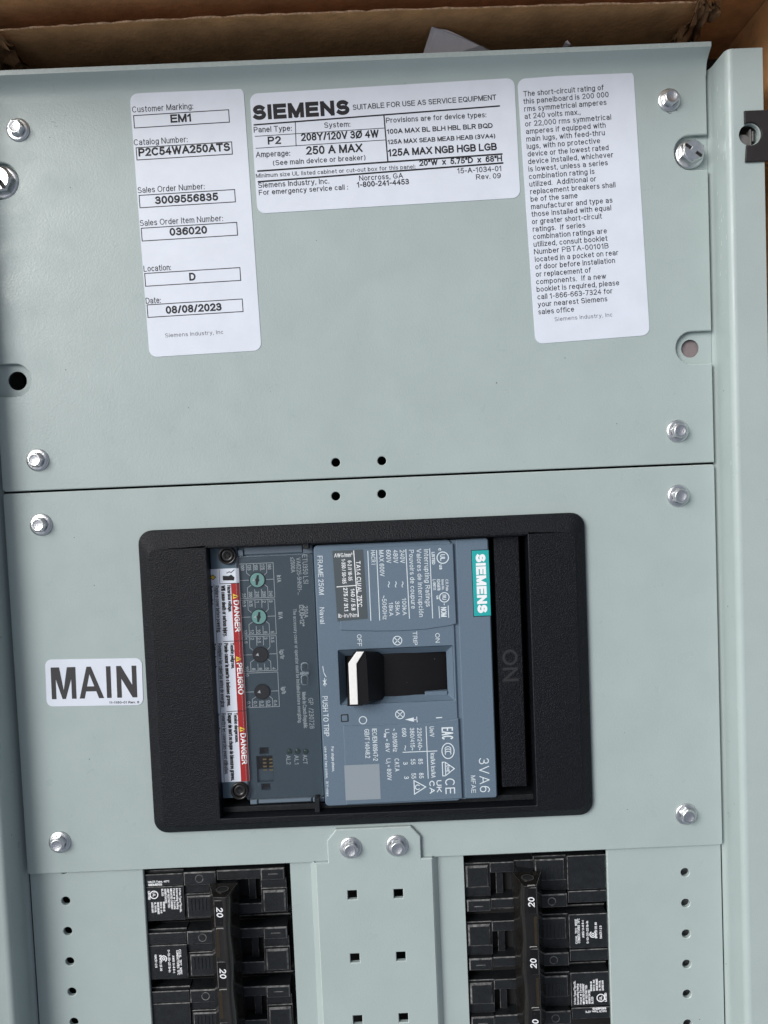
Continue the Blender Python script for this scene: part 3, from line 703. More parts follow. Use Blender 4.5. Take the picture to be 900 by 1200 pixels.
# black body: six-sided head sloping back to the right
bt = [(407, 827.5), (424, 827), (432, 822), (430, 778), (428, 763), (417, 763), (407, 777)]
bb = [(410, 824), (440, 822), (452, 819), (451, 770), (446, 764), (414, 765), (408, 775)]
m.bridge([L3d([tuple(U(x, y, ZF - 12)) for x, y in bb], ZF - 12), L3d([tuple(U(x, y, ZT - 2)) for x, y in bt], ZT - 2)][::1], 0)
m.poly(L3d([tuple(U(x, y, ZT - 2)) for x, y in bt], ZT - 2))
tg = m.build('toggle', ['black'], mbk, origin=MO)
m = MB()
wl = [(408.3, 777.5), (410.2, 826), (419.6, 825.6), (417.8, 778), (426.5, 764), (417.8, 764)]
m.plate(ccw([tuple(U(x, y, ZT)) for x, y in wl]), ZT - 2.2, ZT, .5)
wf = m.build('toggle_face', ['white'], tg, origin=MO)

# brand plate
c0, c1, c2, c3 = U(552.5, 645.5, ZF), U(572.6, 644.5, ZF), U(575.8, 721, ZF), U(556, 722.5, ZF)
tx0, tx1, ty1, ty0 = (c0.x + c3.x) / 2, bx1 + .1, (c0.y + c1.y) / 2, (c2.y + c3.y) / 2
m = MB(); m.box(tx0 - .8, tx1 - .05, ty0 - .8, ty1 + .8, ZF - .55, ZF - .42, 0, 2); m.box(tx0, tx1, ty0, ty1, ZF - .5, ZF, .25, 0)
bp_ = m.build('brand_plate', ['teal', 'print_white', 'void'], mbk, origin=MO)
m = MB(); lay(m, 'SIEMENS', (tx0 + 4.2, ty1 - 4.0), -math.pi / 2, 11.6, ZF + .06, (ty1 - ty0) - 7.5, wt=.27, gap=.36)
m.build('lettering', ['print_white'], bp_, origin=MO)

# print on the face
z1 = ZF + 1.56; z0 = ZF + .06
m = MB()
vt(m, 'FRAME 250M', 371.8, 651.5, 697, 6.0, z0, wt=.12); vt(m, 'Naval', 374.4, 712, 731, 5.6, z0, wt=.12)
vt(m, 'PUSH TO TRIP', 377.6, 816, 863, 6.2, z0, wt=.12)
vt(m, 'For single phase,', 388.0, 875, 904.5, 3.2, z0, wt=.15); vt(m, 'use any two poles,  3(Y~max.', 380.0, 875, 934, 3.0, z0, wt=.15)
vt(m, 'OFF', 418.3, 743.5, 757.5, 5.2, z0, wt=.13); vt(m, 'TRIP', 483.5, 740, 756, 5.2, z0, wt=.13); vt(m, 'ON', 510, 742, 753, 5.2, z0, wt=.13)
vt(m, '3VA6', 561.0, 888.5, 928.5, 12.0, z0 - .5, wt=.09); vt(m, 'MFAE', 551.7, 909, 929.3, 5.4, z0 - .5, wt=.12)
def ring(mm, px, py, r, wd, z, cross=False):
    c = U(px, py, z); mm.ribbon(circ(c.x, c.y, r, 20), wd, z, 0, True)
    if cross:
        for a in (45, 135):
            t = R_(a); mm.ribbon([(c.x - r * .8 * math.cos(t), c.y - r * .8 * math.sin(t)), (c.x + r * .8 * math.cos(t), c.y + r * .8 * math.sin(t))], wd, z + .04, 0)
ring(m, 465.7, 750.7, 5.2, .9, z0, True); ring(m, 468.7, 837.2, 5.2, .9, z0, True); ring(m, 425.3, 844, 4.4, .9, z0)
c = U(404, 841, z0); 
line(m, 511.5, 841.2, 517.5, 840.8, 1.1, z0)
cc = U(482, 843, z0); m.poly([(cc.x - 7.5, cc.y, z0), (cc.x + 3, cc.y - 3, z0), (cc.x + 3, cc.y + 2.2, z0)], 0)
line(m, 485, 843.6, 488.5, 843.3, .9, z0); line(m, 488.3, 840.3, 488.9, 846, .9, z0)
# little switch symbol
line(m, 378.3, 781, 379.3, 788, .8, z0); line(m, 379.3, 788, 382, 793, .8, z0); line(m, 378.6, 797.5, 382.6, 802, .8, z0); line(m, 382.2, 796.5, 379, 802.6, .8, z0 + .03); line(m, 380.2, 795, 380.8, 804, .8, z0 + .05)
m.build('lettering', ['print'], bd, origin=MO)
m = MB(); c = U(404, 841.5, ZF); m.plate(rrect(c.x - 4.6, c.x + 4.6, c.y - 4.6, c.y + 4.6, 1, 2), ZF - .3, ZF + .05, 0, mi=1); m.plate(rrect(c.x - 3.3, c.x + 3.3, c.y - 3.4, c.y + 3.2, .6, 2), ZF, ZF + .5, .3, mi=0)
m.build('trip_button', ['slate', 'void'], mbk, origin=MO)
m = MB()
vt(m, 'Interrupting Ratings', 496.7, 644, 711, 5.6, z1, wt=.12); vt(m, 'Valores de Interrupción', 488, 643.5, 723, 5.6, z1, wt=.12); vt(m, 'Pouvoirs de coupure', 479.2, 644.5, 713.5, 5.6, z1, wt=.12)
for x, y0_, tx, ty, ex, e0, e1, t in ((468.4, 644.5, '240V', 660, 471, 701, 721, '100kA'), (460.5, 644.5, '480V', 660, 463, 704.5, 721.3, '35kA'), (452.3, 644.5, '600V', 660, 455.5, 706, 722, '18kA')):
    vt(m, tx, x, y0_, ty, 5.6, z1, wt=.12); vt(m, '~', x + .6, 681.5, 688.5, 6.2, z1, wt=.14); vt(m, t, ex, e0, e1, 5.0, z1, wt=.13)
vt(m, 'MAX 600V', 444.0, 644.8, 675.5, 5.4, z1, wt=.12); vt(m, '~5060Hz', 447.5, 698, 726, 5.2, z1, wt=.12)
vt(m, 'HACR I', 434.5, 645, 661.5, 5.0, z1, wt=.12)
for a in ((431, 646, 434.6, 727), (441.2, 645.2, 445, 726.8), (475.6, 644, 479.8, 724.6), (503.5, 643.2, 507, 724.2)): line(m, *a, .9, z1)
ring(m, 518.8, 653.5, 6.7, 1.1, z1); vt(m, 'UL', 515.8, 649.7, 657.2, 5.6, z1, wt=.17); vt(m, 'c', 513.7, 642.4, 645.5, 4.2, z1, wt=.2); vt(m, 'us', 514.7, 661.8, 667.5, 4., z1, wt=.2); vt(m, 'LISTED', 505.8, 647, 661.5, 3.6, z1, wt=.2)
vt(m, 'C.R. Pole', 522, 679, 692.5, 3.2, z1, wt=.15); vt(m, 'Issue No.', 517.3, 679, 691.5, 3.0, z1, wt=.15); vt(m, 'E245678', 512, 679, 692, 3.6, z1, wt=.16); vt(m, 'L-96111', 507, 679, 691.6, 3.6, z1, wt=.16)
ring(m, 520.7, 700, 5.6, 1.0, z1); vt(m, 'RU', 518.2, 697, 703, 4.6, z1, wt=.16); vt(m, 'us', 511.3, 698, 702.2, 3.2, z1, wt=.2); vt(m, '-', 518, 707, 709.3, 6, z1, wt=.14)
vt(m, 'NOM', 516.5, 711.5, 723, 6.6, z1, wt=.15); line(m, 514.3, 710.6, 515.2, 724, .8, z1); line(m, 525.2, 710, 525.8, 723.5, .8, z1)
m.build('lettering', ['print'], up_, origin=MO)
m = MB()
vt(m, 'IEC/EN 60947-2', 435.9, 854, 891.5, 5.6, z1, wt=.12); vt(m, 'GB/T 14048.2', 426.9, 854.5, 888.5, 5.6, z1, wt=.12)
vt(m, '~ 50/60Hz', 459.5, 854, 881, 5.4, z1, wt=.12); vt(m, 'CAT.A', 462.2, 889, 904, 5.4, z1, wt=.12)
vt(m, 'U', 451, 854.5, 859, 5.2, z1, wt=.12); vt(m, 'imp', 450, 859.5, 864.5, 3., z1, wt=.2); vt(m, '= 8kV', 451.3, 866, 881.5, 5., z1, wt=.12); vt(m, 'U', 452.6, 889, 893.5, 5.2, z1, wt=.12); vt(m, 'i', 451.8, 894, 895.2, 3., z1, wt=.2); vt(m, '= 800V', 453.2, 896.5, 914.5, 5.2, z1, wt=.12)
vt(m, '690', 470.8, 853.3, 863.5, 5.2, z1, wt=.13); vt(m, '~', 472.5, 873.6, 879.6, 5.4, z1, wt=.14); vt(m, '380/415~', 480.2, 853, 879.4, 5.2, z1, wt=.13); vt(m, '220/240~', 488.8, 853, 879.4, 5.2, z1, wt=.13)
vt(m, '3', 472.4, 893, 896.2, 5.4, z1, wt=.13); vt(m, '55', 481.2, 889.4, 896, 5.4, z1, wt=.13); vt(m, '85', 490, 889.2, 895.6, 5.4, z1, wt=.13)
vt(m, '3', 473.6, 909.8, 913, 5.4, z1, wt=.13); vt(m, '55', 482, 906, 912.6, 5.4, z1, wt=.13); vt(m, '85', 491, 905.8, 912.2, 5.4, z1, wt=.13)
vt(m, 'Ue/V', 503.3, 851.5, 863.5, 5.2, z1, wt=.13); vt(m, 'Icu/kA Ics/kA', 504.4, 882.5, 911.5, 5.2, z1, wt=.13)
line(m, 499.3, 851.5, 501.8, 912, .9, z1); line(m, 472.3, 881.6, 512, 880, .9, z1 + .03)
# approval marks
vt(m, 'EAC', 517.4, 852.5, 867, 13.4, z1, wt=.115, gap=.36)
c = U(525, 880, z1); m.ribbon(circ(c.x, c.y, 7.2, 22, 0, 9.2), 1.1, z1, 0, True)
for k in range(3): m.ribbon([(c.x + 3.4 * math.cos(R_(t)), c.y + 2.6 - 2.8 * k + 2.6 * math.sin(R_(t))) for t in range(-20, 201, 22)], .9, z1 + .03)
c = U(524.5, 901, z1); m.ribbon([(c.x + 8, c.y), (c.x - 2.5, c.y + 8), (c.x - 2.5, c.y - 8)], 1.1, z1, 0, True); m.ribbon([(c.x - 4, c.y + 8.2), (c.x - 6, c.y + 8.2), (c.x - 6, c.y - 8.2), (c.x - 4, c.y - 8.2)], 1.1, z1); vt(m, 'DVE', 523, 897, 905, 3.6, z1 + .03, wt=.2)
vt(m, 'CE', 521.5, 912.5, 930.5, 11.4, z1, wt=.11, gap=.32); vt(m, 'UK', 511.3, 914.5, 928.5, 6.0, z1, wt=.18); vt(m, 'CA', 503, 915, 930, 6.2, z1, wt=.18)
c = U(490, 922.5, z1); m.ribbon([(c.x + 9, c.y), (c.x - 4.6, c.y + 8.2), (c.x - 4.6, c.y - 8.2)], 1.1, z1, 0, True); m.ribbon([(c.x - .5 + 2.8 * math.cos(R_(t)), c.y + 2.8 * math.sin(R_(t))) for t in range(50, 311, 26)], 1, z1)
m.build('lettering', ['print'], lo_, origin=MO)
g1, g2 = U(403.5, 897, z1), U(444.8, 895.5, z1); g3 = U(405, 938, z1)
m = MB(); m.box((g1.x + g3.x) / 2, (g1.x + g3.x) / 2 + 41.5, g3.y, g1.y, ZF + 1.4, ZF + 1.6, 0); m.build('blank_patch', ['patch'], lo_, origin=MO)
# dark torque label
k0, k1 = U(389.5, 645.5, z1), U(425.5, 643.8, z1); k2 = U(431, 725, z1); k3 = U(395.5, 728, z1)
m = MB(); m.plate(ccw([tuple(p) for p in (k0, k1, k2, k3)]), ZF + 1.4, ZF + 1.75, 0); tl_b = m.build('torque_label', ['slate_label'], mbk, origin=MO)
zz = ZF + 1.8; m = MB()
vt(m, 'TA1.4 CU/AL 75°C', 417.0, 657.5, 711.5, 5.2, zz, wt=.15); vt(m, '6-2 // 16-35', 407.3, 657, 680.5, 4.6, zz, wt=.14); vt(m, '1-350 / 50-185', 400.0, 655.3, 684, 4.6, zz, wt=.14)
vt(m, '140 // 5.8', 410.8, 690, 715.5, 4.8, zz, wt=.17); vt(m, '275 // 31.1', 402.3, 688.8, 716.5, 4.8, zz, wt=.17)
ht(m, 'AWG/mm²', 391.8, 653.3, 413, 4.8, zz, 0, wt=.11); ht(m, 'lb-in/Nm', 396.5, 724, 419, 4.8, zz, 0, wt=.11)
line(m, 414.5, 645.5, 420, 722.5, .9, zz); line(m, 394.8, 687.8, 417, 686, .9, zz + .03)
m.build('lettering', ['print_white'], tl_b, origin=MO)

# ---- trip unit to the left of it
ZU = -8.
u0, u1, u2, u3 = U(281, 640, ZU), U(370, 637, ZU), U(377, 938, ZU), U(291, 943, ZU)
ux0, ux1, uy1, uy0 = (u0.x + u3.x) / 2, bx0 - 1.0, (u0.y + u1.y) / 2, (u2.y + u3.y) / 2
conn = [(304.3, 876.5, 315, 883.6), (300.5, 886.5, 320.5, 916), (306.3, 918.8, 317, 925.5)]
def prect(x0, y0, x1, y1, z):
    a = U(x0, y0, z); b = U(x1, y1, z); return rrect(min(a.x, b.x), max(a.x, b.x), min(a.y, b.y), max(a.y, b.y))
m = MB(); m.plate(rrect(ux0, ux1, uy0, uy1, 2, 2), -40, ZU, 1., [prect(*c_, ZU) for c_ in conn], 0, 0)
tu = m.build('trip_unit', ['slate_dark'], mbk, origin=MO)
m = MB()
for c_ in conn: l_ = prect(*c_, ZU); m.box(l_[0][0] - .5, l_[2][0] + .5, l_[0][1] - .5, l_[2][1] + .5, ZU - 12, ZU - 8, 0, 0)
l_ = prect(300.5, 903, 320.5, 916, ZU); m.box(l_[0][0] + .5, l_[2][0] - .5, l_[0][1], l_[2][1], ZU - 8, ZU - 4, .3, 2)
for i in range(2):
    for j in range(4):
        c = U(310 + i * 7.2 + j * .2, 890 + j * 4.2, ZU - 3); m.box(c.x - 2.2, c.x + 2.2, c.y - 1.1, c.y + 1.1, ZU - 8, ZU - 3.4, .3, 1)
m.build('connector', ['void', 'brass', 'slate_dark'], tu, origin=MO)
# dials
DZ = ZU + .1
grid = MB()
dials = [(301.8, 679.5, 'teal_dial', ('25', '200', '210', '230', '240'), ('100', '125', '150', '175', '180'), (661, 701.5), 'Ir/A'),
         (303.6, 722.6, 'teal_dial', ('12', '12', '10', '8', '5'), ('0.5', '0.75', '1', '2', '3'), (703.5, 744.5), 'Ii/A'),
         (305.5, 766.8, 'dial_black', ('10', '8', '6', '5', '4'), ('1.5', '2', '2.5', '3', '3.5'), (746.5, 787), 'Ig/Ir'),
         (307.5, 810.3, 'dial_black', ('0.1', '0.1', '0.2', '0.3', '0.4'), ('0', '', '', '', ''), (789, 829.5), 'Ig/h')]
for k, (dx, dy, dm, lowr, upr, (ya_, yb_), nm) in enumerate(dials):
    c = U(dx, dy, ZU); mm = MB()
    mm.lathe([(9.2, ZU + .1), (9.6, ZU + 1.2), (8.6, ZU + 1.9)], c.x, c.y, 26, 1); mm.lathe([(8.6, ZU + 1.9), (8.3, ZU + 2.1), (.01, ZU + 2.1)], c.x, c.y, 26, 0, False)
    an = R_(80); e = Vector((math.cos(an), math.sin(an))); f = Vector((-e.y, e.x))
    pp = [Vector((c.x, c.y)) + e * a_ + f * b_ for a_, b_ in ((-6, -1.2), (-2, -1.6), (0, -2.6), (2, -1.6), (6, -1.2), (6, 1.2), (2, 1.6), (0, 2.6), (-2, 1.6), (-6, 1.2))]
    mm.plate(ccw([tuple(p) for p in pp]), ZU + 1.6, ZU + 2.3, 0, mi=1)
    if k > 1:
        q = Vector((c.x - 3.2, c.y)); mm.poly([(q.x - 2.4, q.y - .5, ZU + 2.45), (q.x + 1.4, q.y - 1.4, ZU + 2.45), (q.x + .6, q.y + 2.6, ZU + 2.45)], 2)
    else:
        q = Vector((c.x - 4.0, c.y)); mm.poly([(q.x - 2.2, q.y - .5, ZU + 2.45), (q.x + .9, q.y - 1.0, ZU + 2.45), (q.x + .3, q.y + 2.2, ZU + 2.45)], 2)
    mm.build('dial', [dm, 'dial_black', 'print_white'], tu, origin=MO)
    # printed frame and the leader lines
    off = (dy - 679.5) * .045
    xa_, xb_ = 281.8 + off, 321.5 + off
    yt, yb = U(xa_, ya_, DZ).y, U(xa_, yb_, DZ).y; X0, X1 = c.x - 21.5, c.x + 19.5
    grid.ribbon([(X0, yb), (X1, yb), (X1, yt), (X0, yt)], .7, DZ, 0, True)
    grid.ribbon([(X0, c.y), (c.x - 10.5, c.y)], .7, DZ + .03); grid.ribbon([(X1, c.y), (c.x + 10.5, c.y)], .7, DZ + .03)
    if k < 3:
        grid.ribbon([(c.x - 12.5, yt), (c.x - 12.5, c.y + 8.5), (c.x - 9, c.y + 5.5)], .7, DZ + .05); grid.ribbon([(c.x + 11.5, yt), (c.x + 11.5, c.y + 8.5), (c.x + 8.5, c.y + 5.5)], .7, DZ + .05)
        grid.ribbon([(c.x - 4, yt), (c.x - 4, c.y + 11)], .7, DZ + .05); grid.ribbon([(c.x + 4, yt), (c.x + 4, c.y + 11)], .7, DZ + .05)
    grid.ribbon([(c.x - 12.5, yb), (c.x - 12.5, c.y - 9), (c.x - 8, c.y - 6)], .7, DZ + .05); grid.ribbon([(c.x + 11.5, yb), (c.x + 11.5, c.y - 9), (c.x + 8, c.y - 6)], .7, DZ + .05)
    grid.ribbon([(c.x - 4, yb), (c.x - 4, c.y - 11.5)], .7, DZ + .05); grid.ribbon([(c.x + 4, yb), (c.x + 4, c.y - 11.5)], .7, DZ + .05)
    for i in range(5):
        px_ = X0 + 2.3 + i * 8.0
        if upr[i]: lay(grid, upr[i], (px_, yt - 1.2), -math.pi / 2, 4.2, DZ, min(6.8, 2.4 * len(upr[i]) + .4), wt=.17)
        if lowr[i]: lay(grid, lowr[i], (px_, yb + 1.0 + min(6.8, 2.4 * len(lowr[i]) + .4)), -math.pi / 2, 4.2, DZ, min(6.8, 2.4 * len(lowr[i]) + .4), wt=.17)
    lay(grid, nm, (X1 + 3.6, c.y + 4.5), -math.pi / 2, 5.0, DZ, 8.5 + (k == 2) * 3, wt=.18)
vt(grid, 'ETU350 LSI', 354.0, 650, 684, 6.0, DZ, wt=.12); vt(grid, 'VA6225-5HN31-...', 347.0, 653.5, 697, 5.2, DZ, wt=.13); vt(grid, '<2500A', 340.2, 653, 671, 5.2, DZ, wt=.14)
vt(grid, '250A', 355.5, 710, 724, 5.2, DZ, wt=.15); vt(grid, 'I2t,I0=12*', 350.5, 709, 734, 5.4, DZ, wt=.17)
vt(grid, 'The accessory cover or operator must be installed before energizing.', 343.2, 713.5, 847.5, 4.2, DZ, wt=.14)
vt(grid, 'Made in Czech Republic', 354.0, 811, 853.5, 4.6, DZ, wt=.15); vt(grid, 'GP  /230728', 361.2, 818, 854, 5.8, DZ, wt=.12)
vt(grid, 'ACT', 354.8, 884.5, 895.5, 5.2, DZ, wt=.14); vt(grid, 'AL1', 344.8, 885, 896, 5.2, DZ, wt=.14); vt(grid, 'AL2', 335.3, 885, 896, 5.2, DZ, wt=.14)
grid.build('lettering', ['print'], tu, origin=MO)
m = MB()
for x in (358.5, 349, 339.2): c = U(x, 880.5, ZU); m.lathe([(3.4, ZU + .1), (3.2, ZU + .8), (2, ZU + 1.1), (.01, ZU + 1.2)], c.x, c.y, 14)
m.build('indicator_lens', ['led'], tu, origin=MO)

# left strip with screws and warning sticker
ZS = -4.
e0, e1, e2 = U(245, 643, ZS), U(283, 642, ZS), U(296, 936, ZS)
m = MB(); m.box(ix0 + .3, ux0 - .3, U(260, 936, ZS).y, U(260, 641, ZS).y, -40, ZS, .8); m.build('side_strip', ['slate_dark'], mbk, origin=MO)
for x, y in ((266.5, 651), (281, 926.5)):
    c = U(x, y, ZS + 2); mm = MB()
    mm.lathe([(10.5, ZS + .05), (10.5, ZS + 4.), (9.6, ZS + 4.6), (8.2, ZS + 4.2), (7.4, ZS + 1.)], c.x, c.y, 26, 0)
    mm.lathe([(7.4, ZS + 1), (6.6, ZS + 2.2), (4.4, ZS + 2.4), (3.6, ZS + .5), (.01, ZS + .5)], c.x, c.y, 26, 1)
    for a in (0, 60, 120): t = R_(a + 10); mm.ribbon([(c.x - 3.4 * math.cos(t), c.y - 3.4 * math.sin(t)), (c.x + 3.4 * math.cos(t), c.y + 3.4 * math.sin(t))], 1.0, ZS + 2.5 + a * .0008, 2)
    mm.build('mounting_screw', ['gloss', 'dial_black', 'void'], mbk, origin=MO)
zs = ZS + .4
w0, w1, w2, w3 = U(240.5, 667, zs), U(280.5, 666, zs), U(291.5, 915.5, zs), U(252.5, 917, zs)
wx0, wx1, wy1, wy0 = ix0 + .5, ux0 - .1, (w0.y + w1.y) / 2, (w2.y + w3.y) / 2
zs = ZS + .4
m = MB(); m.box(wx0, wx1 + 1.2, wy0, wy1, ZS + .05, zs, 0, 0)
ws = m.build('warning_sticker', ['paper'], mbk, origin=MO)
z = zs + .04; m = MB()
rb0 = wx1 - 9.0; yr = U(275, 683.5, zs).y
def rect(mm, x0, x1, y0, y1, z, mi): mm.poly([(x0, y0, z), (x1, y0, z), (x1, y1, z), (x0, y1, z)], mi)
rect(m, rb0, wx1 + .9, wy0 + .1, yr, z, 1)
yd1, yd2 = U(280, 751, zs).y, U(284, 833, zs).y
for y in (yr, yd1, yd2): rect(m, wx0 + 10, wx1 + 1.1, y - .4, y + .4, z + .04, 0)
rect(m, wx1 - 22.3, wx1 - 21.8, yr, wy1, z + .05, 3)
rect(m, wx1 - 29.4, wx1 - 28.9, wy0, yr, z + .04, 0)
rect(m, wx0 + .05, wx1 - 36.5, wy0 + .1, wy1 - .1, z + .01, 5)
for (t, ya_, yb_) in (('DANGER', 703.5, 740.5), ('PELIGRO', 777, 814), ('DANGER', 859.5, 896)):
    a = U(276, ya_, zs); b = U(276, yb_, zs); lay(m, t, (rb0 + 2.0, a.y), -math.pi / 2, 6.6, z + .08, a.y - b.y, wt=.19, mi=2)
    m.poly([(rb0 + 1.6, a.y + 1.4, z + .08), (rb0 + 8.2, a.y + 4.8, z + .08), (rb0 + 1.6, a.y + 8, z + .08)], 4)
    m.ribbon([(rb0 + 3.0, a.y + 4.7), (rb0 + 5.4, a.y + 4.7)], 1.1, z + .12, 0)
def col(x, ytop, txts):
    for dx, h_, wt_, t, ln, mi_ in txts: lay(m, t, (wx1 - dx, ytop - 2 - (1 if h_ < 4.2 else 0)), -math.pi / 2, h_, z + .05, ln, wt=wt_, mi=mi_)
col(0, yr, ((13.6, 4.4, .2, 'Hazardous voltage.', 32, 0), (20.9, 5.0, .2, 'Will cause death or serious injury.', 61, 0), (28.2, 4.9, .13, 'Replace cover before powering.', 56, 0), (35.2, 4.6, .2, 'Device marked', 22, 0)))
col(0, yd1, ((13.6, 4.4, .2, 'Tensión peligrosa.', 31, 0), (20.9, 5.0, .2, 'Puede causar la muerte o lesiones graves.', 76, 0), (28.2, 4.9, .13, 'Reemplace las cubiertas antes de energizar.', 78, 0), (35.2, 4.6, .2, 'Tablero de mando.', 31, 0)))
col(0, yd2, ((13.6, 4.4, .2, 'Tension dangereuse.', 36, 0), (20.9, 5.0, .2, 'Danger de mort ou risque de blessures graves.', 82, 0), (28.2, 4.9, .13, 'Remettre les couvercles avant utilisation.', 74, 0), (35.2, 4.6, .2, 'Danger Car', 24, 0)))
# shock pictogram: a hand with a bolt
c = U(267, 676, zs); m.poly([(c.x - 6, c.y - 4, z + .05), (c.x + 7, c.y - 4.5, z + .05), (c.x + 8, c.y - 1, z + .05), (c.x + 4, c.y + 2.5, z + .05), (c.x + 1, c.y + 1, z + .05), (c.x - 6, c.y + 1.6, z + .05)], 0)
m.ribbon([(c.x - 1, c.y + 4.5), (c.x + 2, c.y + 6), (c.x + 4, c.y + 5), (c.x + 8, c.y + 8)], .9, z + .08, 0)
c = U(249.5, 676.5, zs); m.poly([(c.x + 3.4, c.y, z + .08), (c.x, c.y + 3, z + .08), (c.x - 3.4, c.y, z + .08), (c.x, c.y - 3, z + .08)], 4); m.ribbon([(c.x + 3.4, c.y), (c.x, c.y + 3), (c.x - 3.4, c.y), (c.x, c.y - 3)], .7, z + .1, 0, True)
m.build('lettering', ['ink', 'red', 'print_white', 'ink_faint', 'yellow', 'patch'], ws, origin=MO)

# clear cover over the trip unit
ZC = ZU + 5.
v0, v1, v2, v3 = U(282, 652, ZC), U(367.5, 649, ZC), U(374, 933, ZC), U(293, 938.5, ZC)
vx0, vx1, vy1, vy0 = ux0 - 3, ux1 - 1.5, (v0.y + v1.y) / 2, (v2.y + v3.y) / 2
m = MB(); m.plate(rrect(vx0, vx1, vy0, vy1, 3, 3), ZC - 1.2, ZC, .6, mi=0, ei=1)
m.bridge([L3d(rrect(vx0, vx1, vy0, vy1, 3, 3), ZC - 1.2), L3d(rrect(vx0 + .2, vx1 - .2, vy0 + .2, vy1 - .2, 3, 3), ZU + .4)], 1)
cv = m.build('clear_cover', ['clear', 'clear_edge'], mbk, origin=MO)
m = MB()
for ya_, yb_ in ((776, 787.5), (790.5, 803)):
    a = U(356.8, ya_, ZC + 2); b = U(356.8, yb_, ZC + 2); m.plate(rrect(a.x - 4.6, a.x + 4.6, b.y, a.y, 3.5, 4), ZC, ZC + 3.4, 1.2, mi=0, ei=1)
a = U(357, 789, ZC + 2); m.box(a.x - 5.4, a.x + 5.4, a.y - 1.6, a.y + 1.6, ZC, ZC + 4, .6, 1)
m.build('clip', ['clear', 'clear_edge'], cv, origin=MO)
# end lips of the trip unit
for q_ in ((ux0 + 8, ux1 - 13, vy1 + 1.5, uy1 - .8, 2.5, .8), (ux0 + .5, ux0 + 7, vy1 + .5, uy1 - 4, 4, .6), (ux1 - 12, ux1 - .5, vy1 + .5, uy1 - 1, 5, .6),
           (ux0 + 10, ux1 - 16, uy0 + .8, vy0 - 1.2, 3., 1.2), (ux1 - 14, ux1 - .5, uy0 + 1, vy0 - .8, 5, .8), (ux0 + .5, ux0 + 9, uy0 + .8, vy0 - .8, 4, .8)):
    m = MB(); m.box(*q_[:4], ZU + .02, ZU + q_[4], q_[5]); m.build('end_lip', ['slate_lip'], tu, origin=MO)

# ================================================================ LOWER DEAD FRONT: filler plates and centre strip
ZP = -5.2
wl0, wl1 = U(168, 1025, ZP), U(340, 1017, ZP); wr0, wr1 = U(543, 1007, ZP), U(711, 1002, ZP)
def hole_row(pts, r=5.3): return [circ(*U(x, y, ZP), r, 18) for x, y in pts]
fl = thing('filler_plate', 'left grey plate pierced by a column of small round holes, beside the breakers', 'filler plate', ((XL + wl0.x) / 2, -700, ZP), 'pierced grey plates under the lower cover')
m = MB(); o1 = ((XL + wl0.x) / 2, -700, ZP)
hl = hole_row([(75, 1019.5), (77, 1056), (79.3, 1091.5), (81.7, 1127), (84.2, 1162.5), (86.7, 1198)])
m.plate(rrect(XL, wl0.x, -1050, YB + 22, 0), ZP - TH, ZP, .9, hl, 0, 1); m.build('plate', ['paint', 'paint_edge'], fl, origin=o1)
fr = thing('filler_plate', 'right grey plate pierced by a column of small round holes, beside the side rail', 'filler plate', ((XR + wr1.x) / 2, -700, ZP), 'pierced grey plates under the lower cover')
m = MB(); o2 = ((XR + wr1.x) / 2, -700, ZP)
hr = hole_row([(803, 1022.5), (803.6, 1058.5), (804.3, 1094.5), (804.9, 1130), (805.3, 1165), (806, 1200)])
m.plate(rrect(wr1.x, XR, -1050, YB + 22, 0), ZP - TH, ZP, .9, hr, 0, 1); m.build('plate', ['paint', 'paint_edge'], fr, origin=o2)
m = MB(); m.box(XL + 30, wl0.x - 40, -1040, YB + 10, -26, -24); m.build('backing_bar', ['steel'], fl, origin=o1)
m = MB(); m.box(wr1.x + 40, XR - 20, -1040, YB + 10, -20, -18); m.build('backing_bar', ['zinc_dull'], fr, origin=o2)

cs = thing('mounting_strip', 'grey centre strip with square holes and two screws between the breaker columns', 'mounting strip', (0, -700, 0))
CO = (0, -700, 0); ZM = 5.2
tabl, tabr = U(384, 1000, ZM).x, U(493.5, 1000, ZM).x; tyt = U(440, 970.3, ZM).y
rl, rr = U(371, 1040, ZM).x, U(508, 1040, ZM).x; ysh = U(440, 1008.5, ZM).y
fl_l, fr_r = wl1.x, wr0.x
lp = [(rl, -1050), (rr, -1050), (rr, ysh), (tabr, ysh), (tabr, tyt - 13), (tabr - 11, tyt), (tabl + 11, tyt), (tabl, tyt - 13), (tabl, ysh), (rl, ysh)]
sq = []
for y, x in ((1049, 413), (1047.5, 467), (1123, 416), (1121, 470), (1195.5, 419.3), (1193, 473)):
    c = U(x, y, ZM); sq.append(rrect(c.x - 5.6, c.x + 5.6, c.y - 5.6, c.y + 5.6))
m = MB(); m.plate(lp, .15, ZM, 1., sq, 0, 1)
for sg, xa_, xb_ in ((-1, rl, fl_l), (1, rr, fr_r)):
    xo_ = xa_ + sg * 7
    m.bridge([[(xa_, -1050, ZM - 1), (xa_ + sg * 1.5, -1050, ZM - 2), (xo_ - sg * 1.5, -1050, ZP + 1.2), (xo_, -1050, ZP)], [(xa_, ysh, ZM - 1), (xa_ + sg * 1.5, ysh, ZM - 2), (xo_ - sg * 1.5, ysh, ZP + 1.2), (xo_, ysh, ZP)]][::sg], 0, True, close=False)
    x0, x1 = sorted((xo_, xb_)); m.plate(rrect(x0, x1, -1050, YB + 8 * 0 - 1.5, 0), ZP - TH, ZP, .0, (), 0, 1)
    m.box(min(xo_, xb_), max(xo_, xb_), YB - 1.4, YB + 10, ZP - TH, ZP - .3)
m.build('plate', ['paint', 'paint_edge'], cs, origin=CO)
screw(cs, 410.8, 994.5, ZM, CO); screw(cs, 465.3, 992, ZM, CO)

